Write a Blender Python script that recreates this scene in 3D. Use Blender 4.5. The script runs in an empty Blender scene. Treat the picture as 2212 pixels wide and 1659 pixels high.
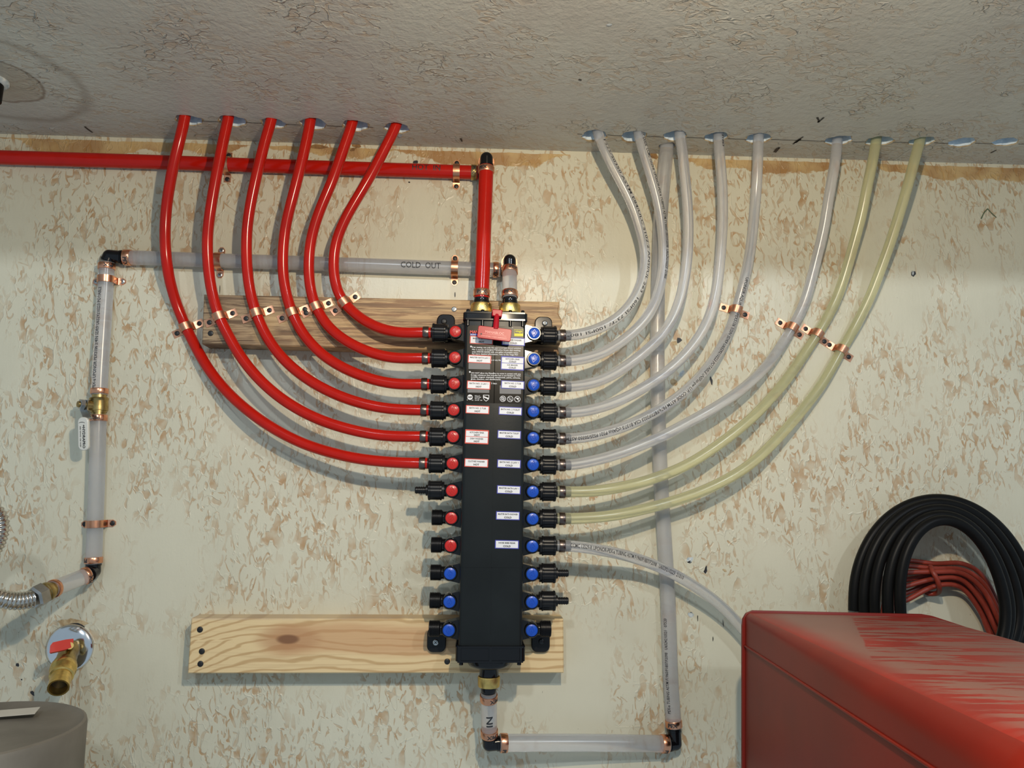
import bpy, bmesh, math, random
from mathutils import Vector, Matrix
random.seed(7)
S = bpy.context.scene
C = S.collection
rad = math.radians
# ------------------------------------------------------------------ camera, world, lamps
DW = 1.185            # camera to wall
HZ = 1.5              # camera height
FPX = 1660.0          # focal length in pixels of the 2212 wide frame
YAW, PITCH, ROLL = rad(3.20882), rad(7.75), rad(0.33576)
_f = Vector((math.sin(YAW)*math.cos(PITCH), math.cos(YAW)*math.cos(PITCH), math.sin(PITCH)))
_r0 = Vector((math.cos(YAW), -math.sin(YAW), 0)); _u0 = _r0.cross(_f)
CR = _r0*math.cos(ROLL)+_u0*math.sin(ROLL)
CU = -_r0*math.sin(ROLL)+_u0*math.cos(ROLL)
CO = Vector((0, -DW, HZ))
cam = bpy.data.cameras.new('camera'); cam.sensor_width = 36; cam.lens = 36*FPX/2212
cam.clip_start = 0.01
co = bpy.data.objects.new('camera', cam); C.objects.link(co); S.camera = co
co.matrix_world = Matrix(((CR.x, CU.x, -_f.x, CO.x), (CR.y, CU.y, -_f.y, CO.y), (CR.z, CU.z, -_f.z, CO.z), (0, 0, 0, 1)))
W = bpy.data.worlds.new('world'); S.world = W; W.use_nodes = True
W.node_tree.nodes['Background'].inputs[0].default_value = (0.66, 0.84, 1.0, 1)
W.node_tree.nodes['Background'].inputs[1].default_value = 0.38
def lamp(name, loc, power, col, radius):
    l = bpy.data.lights.new(name, 'POINT'); l.energy = power; l.color = col; l.shadow_soft_size = radius
    o = bpy.data.objects.new(name, l); o.location = loc; C.objects.link(o); return o
lamp('work_light', (0.13, -0.96, HZ+0.395), 18.0, (1.0, 0.83, 0.60), 0.012)
lamp('room_lamp_left', (-0.31, -2.0, HZ+1.01), 27.0, (0.80, 0.90, 1.0), 0.045)
lamp('room_lamp_right', (1.02, -2.0, HZ+1.01), 27.0, (0.80, 0.90, 1.0), 0.045)
S.view_settings.view_transform = 'Standard'; S.view_settings.look = 'None'
S.view_settings.gamma = 1; S.view_settings.use_curve_mapping = False
S.view_settings.exposure = 0.30

# ------------------------------------------------------------------ pixel -> place
def ray(px, py):
    return CR*((px-1106)/FPX)+CU*((829.5-py)/FPX)+_f
def at(px, py, d=0.0):                 # point at distance d from the wall
    v = ray(px, py); t = (DW-d)/v.y
    return CO+v*t
ZC = HZ+0.5465                         # ceiling height
def atc(px, py):                       # point on the ceiling
    v = ray(px, py); t = (ZC-HZ)/v.z
    return CO+v*t

# ------------------------------------------------------------------ materials
def newmat(name):
    m = bpy.data.materials.new(name); m.use_nodes = True
    return m, m.node_tree.nodes, m.node_tree.links, m.node_tree.nodes['Principled BSDF']
def noise_bump(n, l, b, scale, strength, dist=0.001, detail=4, stretch=None):
    tc = n.new('ShaderNodeTexCoord'); nz = n.new('ShaderNodeTexNoise')
    nz.inputs['Scale'].default_value = scale; nz.inputs['Detail'].default_value = detail
    if stretch:
        mp = n.new('ShaderNodeMapping'); mp.inputs['Scale'].default_value = stretch
        l.new(tc.outputs['Object'], mp.inputs[0]); l.new(mp.outputs[0], nz.inputs['Vector'])
    else: l.new(tc.outputs['Object'], nz.inputs['Vector'])
    bp = n.new('ShaderNodeBump'); bp.inputs['Strength'].default_value = strength; bp.inputs['Distance'].default_value = dist
    l.new(nz.outputs['Fac'], bp.inputs['Height']); l.new(bp.outputs[0], b.inputs['Normal'])
    return nz
def mat(name, col, rough=0.5, metal=0.0, spec=0.5, coat=0.0, trans=0.0, var=0.0, vscale=60, bump=0.0, bscale=200, sss=0.0, col2=None):
    m, n, l, b = newmat(name)
    b.inputs['Base Color'].default_value = (*col, 1); b.inputs['Roughness'].default_value = rough
    b.inputs['Metallic'].default_value = metal; b.inputs['Specular IOR Level'].default_value = spec
    b.inputs['Coat Weight'].default_value = coat; b.inputs['Transmission Weight'].default_value = trans
    if sss:
        b.inputs['Subsurface Weight'].default_value = sss; b.inputs['Subsurface Radius'].default_value = (1, 1, 1)
        b.inputs['Subsurface Scale'].default_value = 0.004
    if bump: noise_bump(n, l, b, bscale, bump)
    tc = n.new('ShaderNodeTexCoord'); nz = n.new('ShaderNodeTexNoise'); nz.inputs['Scale'].default_value = vscale
    nz.inputs['Detail'].default_value = 5
    l.new(tc.outputs['Object'], nz.inputs['Vector'])
    cr = n.new('ShaderNodeValToRGB')
    c2 = col2 if col2 else tuple(c*(1-var) for c in col)
    cr.color_ramp.elements[0].position = 0.35; cr.color_ramp.elements[1].position = 0.65
    cr.color_ramp.elements[0].color = (*c2, 1); cr.color_ramp.elements[1].color = (*col, 1)
    l.new(nz.outputs['Fac'], cr.inputs[0]); l.new(cr.outputs[0], b.inputs['Base Color'])
    return m

class G:                               # tiny node-graph helper
    def __init__(s, m): s.n = m.node_tree.nodes; s.l = m.node_tree.links
    def val(s, sock, v):
        if v is None: return
        if hasattr(v, 'is_linked') or isinstance(v, bpy.types.NodeSocket): s.l.new(v, sock)
        else: sock.default_value = v
    def math(s, op, a, b=None, c=None, clamp=False):
        x = s.n.new('ShaderNodeMath'); x.operation = op; x.use_clamp = clamp
        s.val(x.inputs[0], a); s.val(x.inputs[1], b); s.val(x.inputs[2], c); return x.outputs[0]
    def step(s, a, lo, hi):
        x = s.n.new('ShaderNodeMapRange'); x.interpolation_type = 'SMOOTHSTEP'
        s.val(x.inputs[0], a); x.inputs[1].default_value = lo; x.inputs[2].default_value = hi; return x.outputs[0]
    def noise(s, v, scale, detail=2, rough=0.5, dist=0.0):
        x = s.n.new('ShaderNodeTexNoise'); s.l.new(v, x.inputs['Vector']); x.inputs['Scale'].default_value = scale
        x.inputs['Detail'].default_value = detail; x.inputs['Roughness'].default_value = rough; x.inputs['Distortion'].default_value = dist
        return x.outputs['Fac']
    def voro(s, v, scale, feature='F1', rnd=1.0):
        x = s.n.new('ShaderNodeTexVoronoi'); x.feature = feature; s.l.new(v, x.inputs['Vector']); x.inputs['Scale'].default_value = scale
        x.inputs['Randomness'].default_value = rnd
        return x.outputs['Distance']
    def map(s, v, scale=(1, 1, 1), loc=(0, 0, 0), rot=(0, 0, 0)):
        x = s.n.new('ShaderNodeMapping'); s.l.new(v, x.inputs[0]); x.inputs['Scale'].default_value = scale
        x.inputs['Location'].default_value = loc; x.inputs['Rotation'].default_value = rot; return x.outputs[0]
    def warp(s, v, scale, amt):
        x = s.n.new('ShaderNodeTexNoise'); s.l.new(v, x.inputs['Vector']); x.inputs['Scale'].default_value = scale; x.inputs['Detail'].default_value = 2
        a = s.n.new('ShaderNodeVectorMath'); a.operation = 'MULTIPLY_ADD'
        s.l.new(x.outputs['Color'], a.inputs[0]); a.inputs[1].default_value = (amt,)*3; s.l.new(v, a.inputs[2]); return a.outputs[0]
    def mix(s, f, a, b):
        x = s.n.new('ShaderNodeMix'); x.data_type = 'RGBA'
        s.val(x.inputs[0], f)
        for i, c in ((6, a), (7, b)):
            if isinstance(c, tuple): x.inputs[i].default_value = (*c, 1)
            else: s.l.new(c, x.inputs[i])
        return x.outputs[2]
    def sep(s, v):
        x = s.n.new('ShaderNodeSeparateXYZ'); s.l.new(v, x.inputs[0]); return x.outputs
    def bump(s, h, strength, dist, b):
        x = s.n.new('ShaderNodeBump'); x.inputs['Strength'].default_value = strength; x.inputs['Distance'].default_value = dist
        s.l.new(h, x.inputs['Height']); s.l.new(x.outputs[0], b.inputs['Normal'])

def plaster(name, ceiling):
    m, n, l, b = newmat(name); g = G(m)
    pos = n.new('ShaderNodeTexCoord').outputs['Object']
    if ceiling: v = g.map(pos, (0.9, 1.5, 0), rot=(0, 0, 0.45))
    else: v = g.map(pos, (1.75, 0, 0.85))
    v = g.warp(v, 26, 0.024)
    n1 = g.noise(v, 46, 1.2, 0.4)
    blob = g.step(n1, 0.618, 0.636)
    vo = g.voro(v, 34)
    band = g.math('MULTIPLY', g.step(vo, 0.30, 0.34), g.math('SUBTRACT', 1.0, g.step(vo, 0.40, 0.45)))
    gate = g.step(g.noise(g.map(pos, loc=(3, 1, 2)), 55, 1), 0.49, 0.54)
    cres = g.math('MULTIPLY', band, gate)
    slash = None
    for k, (an, sx_, lo) in enumerate(((0.08, 2.4, 0.615), (-0.32, 2.2, 0.64), (0.38, 2.2, 0.645), (1.0, 1.8, 0.685))):
        rr_ = g.map(g.warp(pos, 30, 0.012), rot=(0, an, 0) if not ceiling else (0, 0, an+0.9), loc=(k*3.1, 0, k*1.7))
        q = g.map(rr_, (sx_, 0, 0.62) if not ceiling else (sx_, 0.62, 0))
        q = g.step(g.noise(q, 62, 1.6, 0.5, 0.6), lo, lo+0.02)
        slash = q if slash is None else g.math('MAXIMUM', slash, q)
    blob = g.math('MULTIPLY', blob, g.step(g.noise(g.map(pos, loc=(11, 4, 8)), 40, 2), 0.44, 0.50))
    fl = g.math('MAXIMUM', g.math('MAXIMUM', blob, cres), slash)
    clus = g.step(g.noise(g.map(pos, (1, 1, 0.6), loc=(7, 7, 7)), 7.5, 3, 0.6), 0.38, 0.53)
    fl = g.math('MULTIPLY', fl, clus)
    tone = g.step(g.noise(pos, 60, 2), 0.3, 0.75)
    amt = g.math('MULTIPLY', fl, g.math('MULTIPLY_ADD', tone, 0.62, 0.30))
    if ceiling: amt = g.math('MULTIPLY', amt, 0.45)
    soft = g.step(g.noise(g.map(pos, loc=(2, 9, 4)), 5, 4, 0.6), 0.4, 0.75)
    cream = g.mix(soft, (0.60, 0.57, 0.44), (0.54, 0.51, 0.39)) if not ceiling else g.mix(soft, (0.47, 0.46, 0.40), (0.42, 0.395, 0.345))
    col = g.mix(amt, cream, (0.41, 0.245, 0.11))
    # fine dark specks
    sp = g.step(g.noise(g.map(pos, (1, 1, 0.6)), 260, 1), 0.775, 0.80)
    col = g.mix(g.math('MULTIPLY', sp, 0.55), col, (0.12, 0.09, 0.06))
    # fine brush streaks
    bs = g.step(g.noise(g.map(pos, (14, 14, 0.8) if not ceiling else (1.5, 9, 1), rot=(0, 0, 0.4 if ceiling else 0)), 26, 3, 0.6), 0.60, 0.70)
    col = g.mix(g.math('MULTIPLY', bs, g.math('MULTIPLY', soft, 0.16)), col, (0.25, 0.16, 0.09))
    # thin tan scratches
    sc = g.step(g.noise(g.map(pos, (9, 9, 0.9) if not ceiling else (1.2, 8, 1), rot=(0, 0, 0.5 if ceiling else 0)), 22, 2), 0.70, 0.73)
    col = g.mix(g.math('MULTIPLY', sc, g.math('MULTIPLY', clus, 0.35)), col, (0.42, 0.27, 0.15))
    P = g.sep(pos)
    if not ceiling:                     # old glue stain left under the ceiling line
        wob = g.noise(g.map(pos, (1, 0, 1.6)), 26, 5, 0.65)
        patch = g.noise(g.map(pos, (1, 0, 0), loc=(1.7, 0, 0)), 3.3, 2)
        depth = g.math('MULTIPLY', g.step(patch, 0.40, 0.55), 0.026)
        lim = g.math('MULTIPLY_ADD', g.math('SUBTRACT', wob, 0.5), 0.030, depth)
        dz = g.math('SUBTRACT', ZC-0.003, P[2])
        st = g.step(g.math('SUBTRACT', lim, dz), -0.001, 0.0015)
        st = g.math('MULTIPLY', st, g.math('GREATER_THAN', dz, g.math('MULTIPLY', wob, 0.006)))
        gold = g.mix(g.step(g.noise(pos, 18, 3), 0.40, 0.62), (0.50, 0.33, 0.13), (0.33, 0.16, 0.04))
        col = g.mix(g.math('MULTIPLY', st, 0.85), col, gold)
    else:                               # water rings round the pipe at the left
        c = atc(-20, 172)
        dx = g.math('SUBTRACT', P[0], c.x); dy = g.math('SUBTRACT', P[1], c.y)
        r = g.math('SQRT', g.math('ADD', g.math('MULTIPLY', dx, dx), g.math('MULTIPLY', dy, dy)))
        r = g.math('MULTIPLY_ADD', g.math('SUBTRACT', g.noise(pos, 20, 3), 0.5), 0.02, r)
        for R0, w, a in ((0.062, 0.004, 0.7), (0.115, 0.014, 0.35)):
            q = g.math('SUBTRACT', 1.0, g.step(g.math('ABSOLUTE', g.math('SUBTRACT', r, R0)), 0.0, w))
            col = g.mix(g.math('MULTIPLY', q, a), col, (0.13, 0.09, 0.06))
        q = g.math('SUBTRACT', 1.0, g.step(r, 0.055, 0.065)); col = g.mix(g.math('MULTIPLY', q, 0.4), col, (0.26, 0.18, 0.10))
    l.new(col, b.inputs['Base Color'])
    ridge = g.math('MULTIPLY', g.step(g.math('ABSOLUTE', g.math('SUBTRACT', n1, 0.60)), 0.022, 0.004), clus)
    vo2 = g.voro(g.warp(g.map(pos, (1, 1, 0.6)), 30, 0.03), 38, 'DISTANCE_TO_EDGE')
    r2 = g.math('MULTIPLY', g.step(vo2, 0.05, 0.0), g.math('MULTIPLY', clus, g.step(g.noise(pos, 16, 1), 0.5, 0.6)))
    if ceiling:
        cl2 = g.step(g.noise(g.map(pos, loc=(4, 4, 4)), 9, 3, 0.65), 0.47, 0.62)
        ridge = g.math('MULTIPLY', ridge, g.math('MULTIPLY', cl2, 2.2)); r2 = g.math('MULTIPLY', r2, g.math('MULTIPLY', cl2, 1.0))
    h = g.math('ADD', g.math('MULTIPLY', fl, -0.5 if not ceiling else -0.25), g.math('ADD', g.math('MULTIPLY', ridge, 0.55), g.math('MULTIPLY', r2, 0.6)))
    h = g.math('ADD', h, g.math('MULTIPLY', g.noise(pos, 260, 3), 0.22))
    h = g.math('ADD', h, g.math('MULTIPLY', g.noise(g.map(pos, (3, 3, 0.7)), 30, 3), 0.5))
    g.bump(h, 0.6 if not ceiling else 0.9, 0.0012 if not ceiling else 0.0026, b)
    b.inputs['Roughness'].default_value = 0.36 if not ceiling else 0.36
    b.inputs['Specular IOR Level'].default_value = 0.5
    return m

def wood(name, kind):
    m, n, l, b = newmat(name); g = G(m)
    pos = n.new('ShaderNodeTexCoord').outputs['Object']; P = g.sep(pos)
    if kind == 'pine':
        kn = at(622, 1381, 0.038)
        dx = g.math('SUBTRACT', P[0], kn.x); dz = g.math('SUBTRACT', P[2], kn.z)
        rr = g.math('ADD', g.math('MULTIPLY', g.math('MULTIPLY', dx, dx), 0.16), g.math('MULTIPLY', dz, dz))
        gs = g.math('DIVIDE', 0.00030, g.math('ADD', rr, 0.00035))
        zz = g.math('ADD', dz, g.math('MULTIPLY', g.math('MULTIPLY', gs, g.math('SIGN', dz)), 0.016))
        arch = g.math('MULTIPLY', g.math('MULTIPLY', g.step(dx, 0.0, -0.2), dx), -0.35)
        f = g.math('ADD', zz, arch)
        wob = g.math('MULTIPLY', g.math('SUBTRACT', g.noise(g.map(pos, (3, 0, 14)), 2.2, 3), 0.5), 0.03)
        f = g.math('ADD', f, wob)
        wv = g.math('SINE', g.math('MULTIPLY', f, 560))
        line = g.step(wv, 0.35, 1.0)
        fine = g.noise(g.map(pos, (6, 6, 240)), 1.5, 4)
        col = g.mix(g.math('MULTIPLY', line, 0.75), (0.72, 0.54, 0.29), (0.46, 0.28, 0.115))
        col = g.mix(g.math('MULTIPLY', g.step(fine, 0.5, 0.7), 0.3), col, (0.40, 0.24, 0.11))
        heart = g.math('MULTIPLY', g.step(g.math('ABSOLUTE', g.math('ADD', dz, wob)), 0.026, 0.014), g.step(dx, -0.05, 0.0))
        heart = g.math('MULTIPLY', heart, g.step(dx, 0.36, 0.22))
        col = g.mix(g.math('MULTIPLY', heart, 0.6), col, (0.50, 0.25, 0.11))
        kk = g.step(rr, 0.00006, 0.000018)
        col = g.mix(g.math('MULTIPLY', kk, 0.95), col, (0.05, 0.018, 0.008))
        halo = g.step(rr, 0.0005, 0.00008)
        col = g.mix(g.math('MULTIPLY', halo, 0.45), col, (0.38, 0.17, 0.07))
        # plaster smeared on the upper edge
        top = g.step(g.math('ADD', P[2], g.math('MULTIPLY', g.noise(pos, 60, 3), 0.004)), at(800, 1337, 0.038).z, at(800, 1334, 0.038).z+0.002)
        col = g.mix(g.math('MULTIPLY', top, 0.5), col, (0.42, 0.36, 0.30))
    else:
        f = g.noise(g.map(pos, (2.2, 1, 34)), 2.8, 7, 0.72, 1.1)
        fine = g.noise(g.map(pos, (7, 6, 260)), 1.6, 4)
        st = g.step(f, 0.46, 0.57)
        x0 = at(640, 700, 0.038).x
        age = g.step(g.math('ADD', P[0], g.math('MULTIPLY', g.noise(g.map(pos, (1, 1, 5)), 7, 3), 0.2)), x0-0.02, x0+0.24)
        light = g.mix(age, (0.33, 0.235, 0.135), (0.50, 0.33, 0.16))
        dark = g.mix(age, (0.115, 0.068, 0.034), (0.27, 0.15, 0.07))
        col = g.mix(st, light, dark)
        col = g.mix(g.math('MULTIPLY', g.step(fine, 0.46, 0.62), 0.5), col, (0.10, 0.062, 0.033))
        k2 = g.step(g.noise(g.map(pos, (1.2, 1, 2.2), loc=(0.3, 0, 0.2)), 9, 2), 0.64, 0.72)
        col = g.mix(g.math('MULTIPLY', k2, 0.45), col, (0.60, 0.42, 0.20))
    l.new(col, b.inputs['Base Color']); b.inputs['Roughness'].default_value = 0.6
    g.bump(fine, 0.3, 0.0006, b)
    return m

def printed(name, col, rough=0.5): return mat(name, col, rough, var=0.05)
M = {}
M['wall'] = plaster('painted_plaster_wall', False)
M['ceil'] = plaster('painted_plaster_ceiling', True)
M['bore'] = mat('pale_blue_plaster_core', (0.78, 0.88, 0.95), 0.9, col2=(0.62, 0.74, 0.82), vscale=90, bump=0.5, bscale=300)
M['torn'] = mat('torn_paper_edge', (0.52, 0.42, 0.26), 0.9, col2=(0.36, 0.24, 0.12), vscale=180)
M['brown'] = mat('bare_brown_board', (0.30, 0.17, 0.06), 0.8, col2=(0.16, 0.08, 0.03), vscale=120)
M['wood_old'] = wood('weathered_lumber', 'old')
M['wood_pine'] = wood('fresh_pine_lumber', 'pine')
M['red_pex'] = mat('red_tubing', (0.45, 0.010, 0.004), 0.17, var=0.08, spec=0.28)
M['clear_pex'] = mat('milky_tubing', (0.78, 0.78, 0.79), 0.24, var=0.03, trans=0.78, spec=0.4)
M['amber_pex'] = mat('yellowed_tubing', (0.76, 0.74, 0.47), 0.24, var=0.03, trans=0.72, spec=0.4)
M['copper'] = mat('copper', (0.86, 0.41, 0.24), 0.26, 1.0, var=0.25, vscale=90, bump=0.08)
M['copper_dull'] = mat('copper_satin', (0.82, 0.40, 0.24), 0.36, 1.0, var=0.25, vscale=110, bump=0.1)
M['ring_dark'] = mat('blackened_copper', (0.20, 0.155, 0.135), 0.30, 1.0, var=0.35, vscale=90)
M['brass'] = mat('brass', (0.80, 0.56, 0.18), 0.30, 1.0, var=0.25, vscale=160)
M['brass_old'] = mat('tarnished_brass', (0.52, 0.38, 0.15), 0.33, 1.0, var=0.45, vscale=70)
M['black'] = mat('black_plastic', (0.006, 0.006, 0.007), 0.33, bump=0.05, spec=0.3)
M['black_gloss'] = mat('glossy_black_plastic', (0.004, 0.004, 0.005), 0.14, spec=0.4)
M['black_body'] = mat('black_plastic_body', (0.012, 0.015, 0.016), 0.32, var=0.25, vscale=14, bump=0.04, spec=0.2)
M['panel'] = mat('dark_film_label', (0.008, 0.007, 0.006), 0.26, var=0.15, spec=0.10)
M['btn_red'] = mat('red_plastic_valve', (0.50, 0.022, 0.018), 0.26, spec=0.4)
M['btn_blue'] = mat('blue_plastic_valve', (0.012, 0.075, 0.46), 0.26, spec=0.4)
M['key_red'] = mat('crimson_plastic_key', (0.40, 0.008, 0.018), 0.30, spec=0.22)
M['key_txt'] = mat('crimson_plastic_lettering', (0.66, 0.10, 0.12), 0.3)
M['white'] = printed('white_print', (0.74, 0.74, 0.76)); M['ink'] = printed('black_ink', (0.02, 0.02, 0.022))
M['lbl_red'] = printed('red_label_border', (0.62, 0.06, 0.035)); M['lbl_blue'] = printed('blue_label_border', (0.05, 0.055, 0.36))
M['grey'] = printed('grey_print', (0.13, 0.13, 0.135)); M['yellow'] = printed('yellow_print', (0.72, 0.66, 0.02))
M['print_red'] = printed('red_print', (0.62, 0.03, 0.02)); M['print_blue'] = printed('blue_print', (0.02, 0.09, 0.55))
M['screw'] = mat('black_screw', (0.03, 0.03, 0.03), 0.4, 0.6)
M['zinc'] = mat('zinc_plated_steel', (0.55, 0.56, 0.55), 0.32, 1.0, var=0.3)
M['chrome'] = mat('chrome_plate', (0.80, 0.80, 0.80), 0.14, 1.0, var=0.12, vscale=20)
M['steel'] = mat('corrugated_stainless', (0.62, 0.58, 0.52), 0.18, 1.0, var=0.15)
M['lever'] = mat('off_white_lever_grip', (0.62, 0.61, 0.55), 0.38)
M['tap_red'] = mat('red_lever_grip', (0.55, 0.05, 0.04), 0.35)
M['rubber'] = mat('black_rubber_hose', (0.006, 0.006, 0.006), 0.40, var=0.2, spec=0.12)
M['cord_red'] = mat('red_rubber_cord', (0.27, 0.035, 0.018), 0.5, var=0.2)
M['tank'] = mat('dusty_grey_steel', (0.22, 0.20, 0.165), 0.60, 0.15, col2=(0.14, 0.125, 0.10), vscale=9, bump=0.15)
M['paper'] = printed('paper_white', (0.55, 0.52, 0.45))
M['scuff'] = mat('white_plaster_chip', (0.62, 0.64, 0.62), 0.9, col2=(0.35, 0.42, 0.45), vscale=200)
M['green'] = printed('green_pencil', (0.10, 0.13, 0.07))

CB = 0.17
CASE = at(1950, 1660, CB)
def case_mat(dusty):
    m, n, l, b = newmat('dusty_red_case_top' if dusty else 'red_case_plastic'); g = G(m)
    pos = n.new('ShaderNodeTexCoord').outputs['Object']
    base = (0.28, 0.013, 0.005)
    col = g.mix(g.step(g.noise(pos, 12, 3), 0.3, 0.7), base, (0.21, 0.012, 0.006))
    if dusty:
        base = None
        nn = g.noise(g.map(pos, (9, 70, 1), rot=(0, 0, 0.10)), 1.3, 4, 0.6)
        st = g.step(nn, 0.53, 0.47)
        P = g.sep(pos)
        topz = at(1800, 1322, CB).z-CASE.z
        def top(px, py):
            v = ray(px, py); t = (topz+CASE.z-HZ)/v.z; return CO+v*t-CASE
        A, B, E = top(1848, 1356), top(1884, 1446), top(1606, 1322)
        nx, ny = -(B.y-A.y), (B.x-A.x); L = math.hypot(nx, ny); nx /= -L; ny /= -L
        if nx < 0: nx, ny = -nx, -ny
        wob = g.math('MULTIPLY', g.math('SUBTRACT', g.noise(pos, 30, 2), 0.5), 0.006)
        side = g.math('ADD', g.math('ADD', g.math('MULTIPLY', g.math('SUBTRACT', P[0], A.x), nx), g.math('MULTIPLY', g.math('SUBTRACT', P[1], A.y), ny)), wob)
        fade = g.math('SUBTRACT', 1.0, g.step(side, 0.05, 0.26))
        clear = g.math('MULTIPLY', g.step(side, 0.0, 0.003), fade)
        d = g.math('SUBTRACT', 1.0, g.math('MULTIPLY', clear, g.math('SUBTRACT', 1.0, st)))
        ax_ = -ray(1137, 1086).normalized(); sl = ax_.x/ax_.y
        eg = g.math('SUBTRACT', g.math('SUBTRACT', P[0], E.x), g.math('MULTIPLY', g.math('SUBTRACT', P[1], E.y), sl))
        d = g.math('MULTIPLY', d, g.step(g.math('ADD', eg, g.math('MULTIPLY', wob, 2.0)), 0.010, 0.050))
        col = g.mix(g.math('MULTIPLY', d, 0.80), col, (0.22, 0.12, 0.092))
        b.inputs['Roughness'].default_value = 0.45; b.inputs['Specular IOR Level'].default_value = 0.3
    else:
        b.inputs['Roughness'].default_value = 0.34; b.inputs['Specular IOR Level'].default_value = 0.16
        col = g.mix(0.55, col, (0.10, 0.012, 0.007))
    l.new(col, b.inputs['Base Color'])
    return m
M['case'] = case_mat(False); M['case_top'] = case_mat(True)

# ------------------------------------------------------------------ mesh building
class MB:
    def __init__(s): s.v = []; s.f = []; s.m = []
    def add(s, verts, faces, mi=0):
        k = len(s.v); s.v += [Vector(p) for p in verts]
        for f in faces: s.f.append([i+k for i in f]); s.m.append(mi)
    def box(s, c, size, mi=0, rot=None):
        x, y, z = [q/2 for q in size]; c = Vector(c)
        vs = [Vector((a, b_, d)) for a in (-x, x) for b_ in (-y, y) for d in (-z, z)]
        if rot is not None: vs = [rot @ p for p in vs]
        s.add([c+p for p in vs], [(0, 1, 3, 2), (4, 6, 7, 5), (0, 4, 5, 1), (2, 3, 7, 6), (0, 2, 6, 4), (1, 5, 7, 3)], mi)
    def rings(s, rings, mi=0, cap=True, closed=True):
        n = len(rings[0]); k = len(s.v)
        for r in rings: s.v += [Vector(p) for p in r]
        for i in range(len(rings)-1):
            for j in range(n if closed else n-1):
                a = k+i*n+j; b_ = k+i*n+(j+1) % n
                s.f.append([a, b_, b_+n, a+n]); s.m.append(mi)
        if cap:
            s.f.append([k+j for j in reversed(range(n))]); s.m.append(mi)
            s.f.append([k+(len(rings)-1)*n+j for j in range(n)]); s.m.append(mi)
    def lathe(s, base, axis, prof, n=28, mi=0, cap=True, rib=None, rot0=0.0):   # prof: (distance along axis, radius)
        base = Vector(base); a = Vector(axis).normalized()
        u = a.orthogonal().normalized() if abs(a.y) > 0.9 else a.cross(Vector((0, 1, 0))).normalized()
        w = a.cross(u)
        R = []
        for t, r in prof:
            R.append([base+a*t+(u*math.cos(rot0+2*math.pi*j/n)+w*math.sin(rot0+2*math.pi*j/n))*(r*(rib(j, n, t) if rib else 1)) for j in range(n)])
        s.rings(R, mi, cap)
    def prism(s, poly, o, U, V, N, h, mi=0, mi_side=None, bevel=0.0):       # extrude 2-D polygon by h along N
        o = Vector(o); U = Vector(U); V = Vector(V); N = Vector(N)
        lo = [o+U*p[0]+V*p[1] for p in poly]; n = len(poly)
        if bevel:
            cx = sum(p[0] for p in poly)/n; cy = sum(p[1] for p in poly)/n
            w = max(abs(p[0]-cx) for p in poly); hh = max(abs(p[1]-cy) for p in poly)
            ins = [((p[0]-cx)*(1-bevel/w)+cx, (p[1]-cy)*(1-bevel/hh)+cy) for p in poly]
            R = [lo, [p+N*(h-bevel) for p in lo], [o+U*q[0]+V*q[1]+N*h for q in ins]]
        else: R = [lo, [p+N*h for p in lo]]
        s.rings(R, mi if mi_side is None else mi_side)
        s.m[-1] = mi; s.m[-2] = mi
    def build(s, name, mats, parent=None, smooth=40, weld=False):
        me = bpy.data.meshes.new(name)
        me.from_pydata(s.v, [], s.f); me.update()
        if not isinstance(mats, (list, tuple)): mats = [mats]
        for m in mats: me.materials.append(m)
        if len(mats) > 1: me.polygons.foreach_set('material_index', s.m)
        bm = bmesh.new(); bm.from_mesh(me); bmesh.ops.recalc_face_normals(bm, faces=bm.faces); bm.to_mesh(me); bm.free()
        if smooth:
            me.polygons.foreach_set('use_smooth', [True]*len(me.polygons)); me.set_sharp_from_angle(angle=rad(smooth))
        o = bpy.data.objects.new(name, me); C.objects.link(o)
        if parent: o.parent = parent
        return o

def rrect(w, h, r, n=5, c=(0, 0)):
    out = []
    for cx, cy, a0 in ((w/2-r, h/2-r, 0), (-w/2+r, h/2-r, 90), (-w/2+r, -h/2+r, 180), (w/2-r, -h/2+r, 270)):
        for i in range(n+1):
            a = rad(a0+90*i/n); out.append((c[0]+cx+r*math.cos(a), c[1]+cy+r*math.sin(a)))
    return out

class Path:
    def __init__(s, pts, smooth=12, step=0.006, raw=False):
        pts = [Vector(p) for p in pts]
        if raw: d = pts
        else:
            d = []
            for i in range(len(pts)-1):
                p0 = pts[max(i-1, 0)]; p1 = pts[i]; p2 = pts[i+1]; p3 = pts[min(i+2, len(pts)-1)]
                for k in range(8):
                    t = k/8
                    d.append(0.5*((2*p1)+(p2-p0)*t+(2*p0-5*p1+4*p2-p3)*t*t+(3*p1-p0-3*p2+p3)*t**3))
            d.append(pts[-1])
        s.set(d)
        if not raw:
            n = max(4, int(s.L/step)); d = [s.pos(s.L*i/n) for i in range(n+1)]
            for _ in range(smooth):
                d = [d[0]]+[(d[i-1]+d[i]*2+d[i+1])/4 for i in range(1, len(d)-1)]+[d[-1]]
            s.set(d)
    def set(s, d):
        s.p = d; s.c = [0.0]
        for i in range(1, len(d)): s.c.append(s.c[-1]+(d[i]-d[i-1]).length)
        s.L = s.c[-1]
    def idx(s, t):
        import bisect
        i = bisect.bisect_right(s.c, t)-1; return max(0, min(i, len(s.p)-2))
    def pos(s, t):
        i = s.idx(t); L = s.c[i+1]-s.c[i]; k = (t-s.c[i])/L if L else 0
        return s.p[i].lerp(s.p[i+1], k)
    def tan(s, t):
        e = 0.003
        return (s.pos(min(t+e, s.L))-s.pos(max(t-e, 0))).normalized()

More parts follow.
